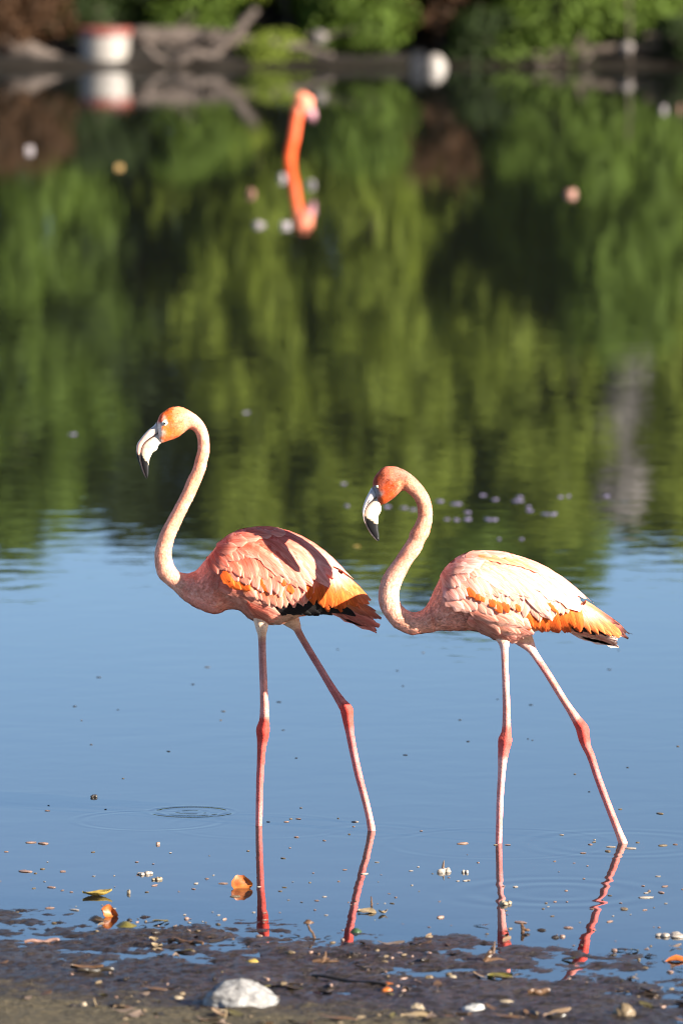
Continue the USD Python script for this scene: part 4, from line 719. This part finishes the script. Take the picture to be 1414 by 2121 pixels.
def leaf_mesh(L, W, curl, fold, twist, seed, nu=10, nv=6):
    rng = np.random.default_rng(seed); u = np.linspace(0, 1, nu + 1); v = np.linspace(-1, 1, nv + 1); U, V = np.meshgrid(u, v, indexing='ij')
    w = W * 0.5 * np.sin(np.pi * np.clip(U, 0.03, 0.985) ** 0.8) ** 0.8 * (1 + 0.06 * np.sin(9 * U + seed)) * (1 + 0.24 * (rng.random(U.shape) - 0.5) * (np.abs(V) > 0.6))
    x = (U - 0.5) * L; y = w * V; z = curl * L * (U - 0.5) ** 2 * 4 + fold * W * 0.5 * V ** 2 + 0.05 * W * np.sin(7 * U + 3 * V + seed)
    tw = twist * (U - 0.5); y, z = y * np.cos(tw) - z * np.sin(tw), y * np.sin(tw) + z * np.cos(tw)
    P = np.stack([x, y, z], -1).reshape(-1, 3); th = 0.0007
    i, j = np.meshgrid(np.arange(nu), np.arange(nv), indexing='ij'); q = nv + 1
    F = np.stack([i * q + j, (i + 1) * q + j, (i + 1) * q + j + 1, i * q + j + 1], -1).reshape(-1, 4); F = np.vstack([F[:, [0, 1, 2]], F[:, [0, 2, 3]]]); n = len(P)
    e = np.vstack([P + [0, 0, th], P - [0, 0, th]]); b = [k * q for k in range(nu + 1)] + [nu * q + k for k in range(1, q)] + [k * q + q - 1 for k in range(nu - 1, -1, -1)] + list(range(q - 2, 0, -1))
    sides = []
    for a, c in zip(b, b[1:] + b[:1]): sides += [[a, c, n + c], [a, n + c, n + a]]
    m = trimesh.Trimesh(e, np.vstack([F, F[:, ::-1] + n, sides]), process=False); return m
def rot(m, rx=0, ry=0, rz=0):
    for a, ax in ((rx, [1, 0, 0]), (ry, [0, 1, 0]), (rz, [0, 0, 1])): m.apply_transform(trimesh.transformations.rotation_matrix(math.radians(a), ax))
    return m
def surface(px, py):
    """the point where the sight line meets the water or the mud that stands above it"""
    p = ground(px, py)
    for _ in range(12): p = ground(px, py, max(0.0, float(ground_z(p[0], p[1]))))
    return p
def put(name, label, cat, px, py, m, material, up=0.0, group=None, smooth=40):
    p = surface(px, py); return tag(obj(name, m, material, smooth=smooth, loc=(p[0], p[1], p[2] + up)), label, cat, group)
M = 1 / 760.0
# (px, py, length px, width px, colour, curl, fold, rx, ry, rz, label)
for px, py, L, W, c, curl, fold, rx, ry, rz, up, lab in (
    (202, 1856, 58, 30, 'yellow', 0.10, 0.35, 0, -4, 8, .002, 'yellow leaf with a dark left edge floating at the left above the waterline'),
    (501, 1840, 42, 40, 'orange', 0.02, 0.25, 66, 0, 4, .008, 'curled orange leaf standing in the water beside the left leg reflection'),
    (225, 1899, 34, 28, 'orange', 0.1, 0.55, 68, 25, 12, .008, 'upright folded orange leaf at the water edge on the left'),
    (198, 1906, 42, 42, 'dark', -0.18, -0.3, 8, 0, 0, .006, 'black wet leaf humped on the water left of the folded orange leaf'),
    (262, 1920, 46, 46, 'olive', -0.16, -0.2, 14, 4, -10, .007, 'olive yellow leaf at the water edge right of the black leaf'),
    (760, 1891, 36, 26, 'tan', -0.05, 0.2, 12, 5, -10, .003, 'bright tan leaf floating between the two middle leg reflections'),
    (793, 1894, 18, 12, 'tan', 0.3, 0.3, 0, 0, 25, .003, 'small curled tan leaf bit just right of the bright tan leaf'),
    (523, 1991, 32, 26, 'yellow', -0.35, -0.3, 5, 5, -5, .004, 'arched yellow leaf on the mud above the white rock'),
    (318, 1949, 16, 16, 'tan', 0.1, 0.2, 15, 0, 20, .003, 'pinkish pale leaf bit on the mud, upper one of two'),
    (325, 1962, 22, 16, 'tan', 0.1, 0.2, 10, 0, -20, .003, 'cream leaf bit on the mud, lower one of two'),
    (46, 1975, 26, 26, 'dark', -0.1, -0.3, 8, 0, 0, .004, 'dark leaf lying on the mud near the left edge'),
    (1403, 1992, 46, 26, 'orange', -0.12, 0.25, 12, 0, 10, .004, 'orange and black leaf cut by the right edge at the water line'),
    (1035, 2027, 46, 30, 'olive', -0.06, 0.25, 8, 0, -4, .004, 'yellowish olive leaf on the mud below the twig stump'),
    (780, 1966, 34, 30, 'dark', -0.15, -0.4, 10, 6, -22, .005, 'dark leaf sloping on the mud right of the middle'),
    (722, 1957, 22, 20, 'dark', -0.15, -0.3, 10, 0, 0, .004, 'small dark leaf hump left of the dark sloping leaf'),
    (860, 2108, 50, 34, 'tan', -0.05, 0.2, 5, 0, 8, .003, 'pale flat leaf at the bottom edge right of the white rock'),
    (180, 2010, 60, 24, 'brown', 0.05, 0.3, 5, 0, 4, .003, 'long brown leaf on the mud in the left part'),
    (740, 1932, 28, 26, 'green', -0.3, -0.4, 30, 10, 5, .006, 'dark green leaf clump at the water edge below the second leg reflection'),
    (672, 1988, 30, 24, 'brown', -0.2, -0.3, 15, 10, -15, .004, 'brown curled leaf left of the forked stick on the mud'),
    (800, 2040, 30, 22, 'orange', -0.1, -0.2, 5, 0, 5, .003, 'orange brown leaf at the right tip of the long dark stick'),
    (1152, 2104, 34, 24, 'dark', -0.1, -0.3, 8, 0, 0, .004, 'dark leaf at the bottom edge in the right half'),
    (800, 2050, 22, 20, 'orange', -0.2, -0.4, 20, 0, 0, .003, 'small round orange leaf bit on the mud right of the middle')):
    put('leaf', lab, 'leaf', px, py, rot(leaf_mesh(L * M, W * M * 1.0, curl, fold, 0.3, px), rx, ry, rz), LEAFC[c], up)
put('leaf', 'faint yellow leaf drifting far behind the left flamingo tail', 'leaf', 738, 1133, rot(leaf_mesh(.026, .022, -.1, .2, .2, 5), 8), LEAFC['yellow'], .003)
def stick(name, label, pts, rads, c, cat='stick', base=None, m=None):
    o = surface(*(base or pts[0][:2])); P = np.array([at(x, y, o[1] + dy) for x, y, dy in pts]) - o
    u = np.linspace(0, 1, 10); tt = np.linspace(0, 1, len(P)); rng = np.random.default_rng(len(label))
    Q = np.stack([np.interp(u, tt, P[:, k]) for k in range(3)], 1) + rng.normal(size=(10, 3)) * 0.0008
    mesh = [tube(Q, np.interp(u, np.linspace(0, 1, len(rads)), rads) * M, 7)] + ([m] if m is not None else [])
    return tag(obj(name, join(mesh), LEAFC[c], smooth=40, loc=o), label, cat)
def lying(name, label, a, b, rads, c):
    A, B = surface(*a), surface(*b); u = np.linspace(0, 1, 12)[:, None]; Q = A + (B - A) * u; Q[:, 2] += 0.003 + 0.0025 * np.sin(u[:, 0] * 9)
    Q[:, :2] += np.random.default_rng(int(a[0])).normal(size=(12, 2)) * 0.0015
    return tag(obj(name, tube(Q - A, np.interp(u[:, 0], np.linspace(0, 1, len(rads)), rads) * M, 7), LEAFC[c], smooth=40, loc=A), label, 'stick')
lying('stick', 'long dark stick on the mud below the forked stick', (645, 2024), (800, 2044), [3, 4, 3], 'dark')
lying('stick', 'pinkish stick lying at the left on the wet mud', (52, 1954), (122, 1951), [3, 4, 3], 'pink')
lying('stick', 'dark stick beside the long brown leaf on the left', (158, 2014), (232, 2012), [3, 5, 4], 'dark')
lying('stick', 'brown stick right of the cream leaf bits', (350, 1950), (420, 1958), [4, 5, 3], 'brown')
lying('stick', 'dark stick on the mud under the twig with a brown leaf', (646, 1972), (660, 1980), [3, 3, 2], 'brown')
lying('stick', 'tan stick on the mud in the right half', (1094, 2058), (1136, 2056), [4, 6, 4], 'brown')
stick('twig', 'twig with a brown leaf head leaning over the water edge', [(651, 1944, 0), (643, 1928, -.01), (636, 1913, -.02)], [2.2, 2.4, 1.6], 'brown', 'twig', m=rot(leaf_mesh(.026, .016, -.2, -.3, .3, 3), 30, 0, 10).apply_translation([-.014, -.02, .046]))
stick('twig', 'thin upright twig standing in the water above the tan leaf', [(770, 1876, 0), (769, 1868, 0), (769, 1858, 0)], [2.2, 2, 1.2], 'brown', 'twig')
stick('twig', 'short dark stub with a pale tip standing in the water on the right', [(1083, 1932, 0), (1082, 1922, 0), (1080, 1914, 0)], [4, 4, 2.5], 'brown', 'twig', m=lump(.009, .006, .004, 8).apply_translation([.008, 0, .006]))
stick('twig', 'pale root stump poking from the mud at the foot of the third leg reflection', [(1004, 1992, 0), (1015, 1974, 0), (1024, 1958, 0.02)], [7, 5, 2], 'brown', 'twig', m=join([tube([[0, 0, 0], [.03, 0, .004], [.055, 0, 0]], [.007, .006, .003]), tube([[.02, 0, .02], [.022, 0, .035], [.024, 0, .05]], [.004, .003, .001])]))
stick('twig', 'forked brown stick on the mud left of the middle', [(664, 1996, 0), (672, 1984, 0), (674, 1974, 0.01)], [6, 4, 2], 'brown', 'twig', m=tube([[-.02, 0, .003], [.0, 0, .006], [.05, 0, .002]], [.005, .006, .003]))
stick('twig', 'pale grass stalk on the mud left of the white rock', [(200, 2086, 0), (198, 2078, 0), (195, 2070, 0)], [1.6, 1.4, 1], 'tan', 'twig')
stick('twig', 'thin brown stalk in front of the white rock', [(466, 2110, 0), (468, 2098, 0), (468, 2089, 0)], [2, 1.6, 1.2], 'tan', 'twig')
# the rock and other stones
rk = lump(1, 1, 1, 4, 0.17, 2.0, 5); V = rk.vertices; V[:, 2] = np.where(V[:, 2] < -0.25, -0.25, V[:, 2]); V[:, 2] *= (1 - 0.30 * V[:, 0] * (V[:, 0] > 0)) * (1 - 0.2 * np.abs(V[:, 0])); V *= np.array([67, 46, 45]) * M
put('rock', 'white pitted rock lying on the mud at the bottom', 'rock', 499, 2083, rk, rock_mat, 0.008, smooth=True)
for px, py, rx, rz, c, lab in ((985, 2094, 22, 11, 'white', 'flat white stone on the mud at the bottom right of the white rock'), (863, 2091, 13, 10, 'pale', 'small cream stone left of the flat white stone'), (1293, 2102, 20, 17, 'tan', 'pointed tan stone near the bottom right corner'),
        (173, 2085, 6, 7, 'pale', 'tiny cream pebble in the bottom left part'), (368, 2070, 10, 5, 'pale', 'small pale pebble left of the white rock'), (1046, 2078, 14, 5, 'pale', 'small flat pale pebble right of the flat white stone'),
        (936, 2027, 8, 5, 'pale', 'tiny cream pebble on the mud left of the olive leaf'), (888, 2027, 8, 5, 'tan', 'tiny tan pebble on the mud right of the long dark stick'),
        (301, 1812, 14, 7, 'light', 'whitish lump of foam floating on the left, larger of a pair'), (325, 1823, 10, 6, 'pale', 'smaller greenish lump of foam beside the whitish one'),
        (916, 1807, 15, 9, 'light', 'white lump with a brown spike floating between the middle legs'), (963, 1808, 7, 6, 'light', 'round white bit floating right of the spiked white lump'),
        (1050, 1874, 13, 10, 'pale', 'brown and white snail shell beside the third leg reflection'), (270, 1851, 6, 9, 'pale', 'small upright pale bit right of the yellow leaf'), (195, 1652, 7, 7, 'dark', 'lone dark lump floating left of the ripple ring'),
        (327, 1750, 4, 6, 'speck', 'tiny pinkish upright bit below the ripple ring'), (1385, 1941, 22, 8, 'light', 'pale foam heap near the right edge by the waterline')):
    put('pebble' if py > 2000 else 'floating_lump', lab, 'stone' if py > 2000 else 'debris', px, py, lump(rx * M, rx * M * 0.8, rz * M, px, 0.3, 1.8) if py > 2000 else clump(rx * M * 1.3, rz * M * 0.7, px), STONE[c], 0.001)
put('spike', 'short brown spike sticking out of the white floating lump', 'twig', 917, 1803, tube([[0, 0, 0], [.001, 0, .012], [.003, 0, .022]], [.004, .003, .001]), LEAFC['brown'], .004)
# countless-looking but separate specks: instanceable copies of a few shapes
rng = np.random.default_rng(77)
protos = {}
CHIP = [plain(f'dead_leaf_{q}', c, 0.5, 0.4, 90, 0.3) for q, c in (('brown', (.12, .065, .035)), ('pale_brown', (.26, .17, .10)), ('black', (.02, .015, .012)), ('olive', (.11, .09, .035)), ('grey_brown', (.17, .12, .09)), ('dark_brown', (.05, .03, .02)))]
def proto(kind, k):
    if (kind, k) not in protos:
        path = f'/World/Looks/shape_{kind}_{k}'.replace('/Looks/', '/shapes/')
        if not stage.GetPrimAtPath('/World/shapes'): stage.CreateClassPrim('/World/shapes')
        UsdGeom.Xform.Define(stage, path)
        if kind == 'chip': m = rot(leaf_mesh(1.0, 0.55, rng.uniform(-.2, .2), rng.uniform(-.3, .3), .5, k, 5, 3), rng.uniform(-15, 15), rng.uniform(-15, 15), 0); mm = CHIP[k % 6]
        else: m = lump(0.5, 0.42, 0.30, 40 + k, 0.4, 1.8, 2); mm = STONE[{'speck': ('speck', 'light', 'speck', 'tan'), 'bubble': ('dark', 'dark', 'tan', 'dark'), 'crumb': ('tan', 'dark', 'tan', 'speck')}[kind][k % 4]]
        usdkit.mesh(stage, path + '/body', m, mm, smooth=40)
        protos[(kind, k)] = path
    return protos[(kind, k)]
def copy(name, kind, px, py, w, label, cat, group, nk=4, flat=1.0, up=0.001):
    p = surface(px, py); x = UsdGeom.Xform.Define(stage, path_for(name)); sc = w * M
    x.AddTranslateOp().Set(Gf.Vec3d(p[0], p[1], p[2] + up)); x.AddRotateZOp().Set(float(rng.uniform(0, 360))); x.AddScaleOp().Set(Gf.Vec3f(sc * float(rng.uniform(0.8, 1.9)), sc * float(rng.uniform(0.7, 1.2)), sc * flat))
    x.GetPrim().GetReferences().AddInternalReference(proto(kind, int(rng.integers(0, nk)))); x.GetPrim().SetInstanceable(True)
    tag(x, label, cat, group)
known = [(700, 1688 + 8, 8), (555, 1703, 10), (593, 1703, 12), (602, 1697, 10), (618, 1697, 10), (614, 1735, 14), (671, 1742, 10), (600, 1757, 8), (735, 1703, 15), (732, 1713, 8), (723, 1729, 9), (872, 1722, 8), (958, 1748, 24), (1026, 1751, 10), (1051, 1751, 9), (1163, 1730, 10), (1230, 1745, 9), (1222, 1750, 12), (1231, 1740, 8), (1265, 1755, 14), (1258, 1764, 16), (1306, 1758, 18), (1320, 1746, 10), (1372, 1752, 16), (1398, 1750, 10), (1366, 1686, 15), (1284, 1677, 10), (1207, 1768, 9),
         (755, 1811, 17), (780, 1787, 7), (948, 1826, 8), (966, 1825, 12), (1067, 1838, 14), (1172, 1846, 11), (1149, 1869, 12), (1338, 1860, 20), (1376, 1837, 12), (1369, 1850, 16), (1344, 1846, 10), (1292, 1884, 22), (1335, 1886, 10), (1262, 1910, 16), (1078, 1912, 20), (1177, 1923, 20), (1230, 1928, 10), (98, 1680, 10), (64, 1746, 16), (90, 1748, 24), (13, 1765, 10), (193, 1766, 8), (88, 1801, 12), (52, 1806, 24), (130, 1806, 16), (194, 1816, 8), (106, 1839, 16), (70, 1841, 8), (320, 1835, 14), (406, 1831, 14), (428, 1821, 9), (442, 1814, 8), (462, 1831, 14), (487, 1858, 16), (580, 1847, 8), (155, 1886, 18), (103, 1882, 16)]
for px, py, w in known:
    copy('floating_speck', 'speck', px, py, w * 0.8, 'pinkish tan speck of debris floating on the blue shallow water', 'debris', 'specks floating on the shallow water', flat=0.4)
for _ in range(120):
    px = rng.uniform(0, 1414); py = 1700 + 190 * rng.random() ** 0.6 + px * 0.06
    copy('floating_speck', 'speck', px, py, rng.uniform(3, 8), 'pinkish tan speck of debris floating on the blue shallow water', 'debris', 'specks floating on the shallow water', flat=0.4)
for _ in range(34):
    px = rng.uniform(0, 1414); py = rng.uniform(1290, 1690)
    copy('dark_bubble', 'bubble', px, py, rng.uniform(5, 9), 'faint dark bubble on the smooth blue water behind the legs', 'bubble', 'dark bubbles on the smooth water', flat=0.35)
def drifted(lo, hi, slope):
    while True:      # litter gathers in drift lines
        px = rng.uniform(-40, 1454); py = rng.uniform(lo, hi) + max(0, (px - 500) * slope) * (rng.random() < 0.6)
        if float(meshkit.fbm(np.array([[px / 170, py / 26, 3.0]]), 3, 6)[0]) > rng.uniform(0.46, 0.60): return px, py
for _ in range(110):
    px, py = drifted(1905, 2100, 0.08)
    copy('mud_chip', 'chip', px, py, rng.uniform(9, 30), 'scrap of dead leaf lying on the dark mud', 'leaf scrap', 'leaf scraps strewn over the mud', 6, up=0.003)
for _ in range(80):
    px, py = drifted(2045, 2135, 0)
    copy('mud_chip', 'chip', px, py, rng.uniform(12, 42), 'scrap of dead leaf lying on the dark mud', 'leaf scrap', 'leaf scraps strewn over the mud', 6, up=0.003)
for _ in range(130):
    px, py = drifted(1900, 2115, 0.06)
    copy('mud_crumb', 'crumb', px, py, rng.uniform(4, 13), 'small crumb of soil or shell on the dark mud', 'crumb', 'crumbs strewn over the mud', 4)
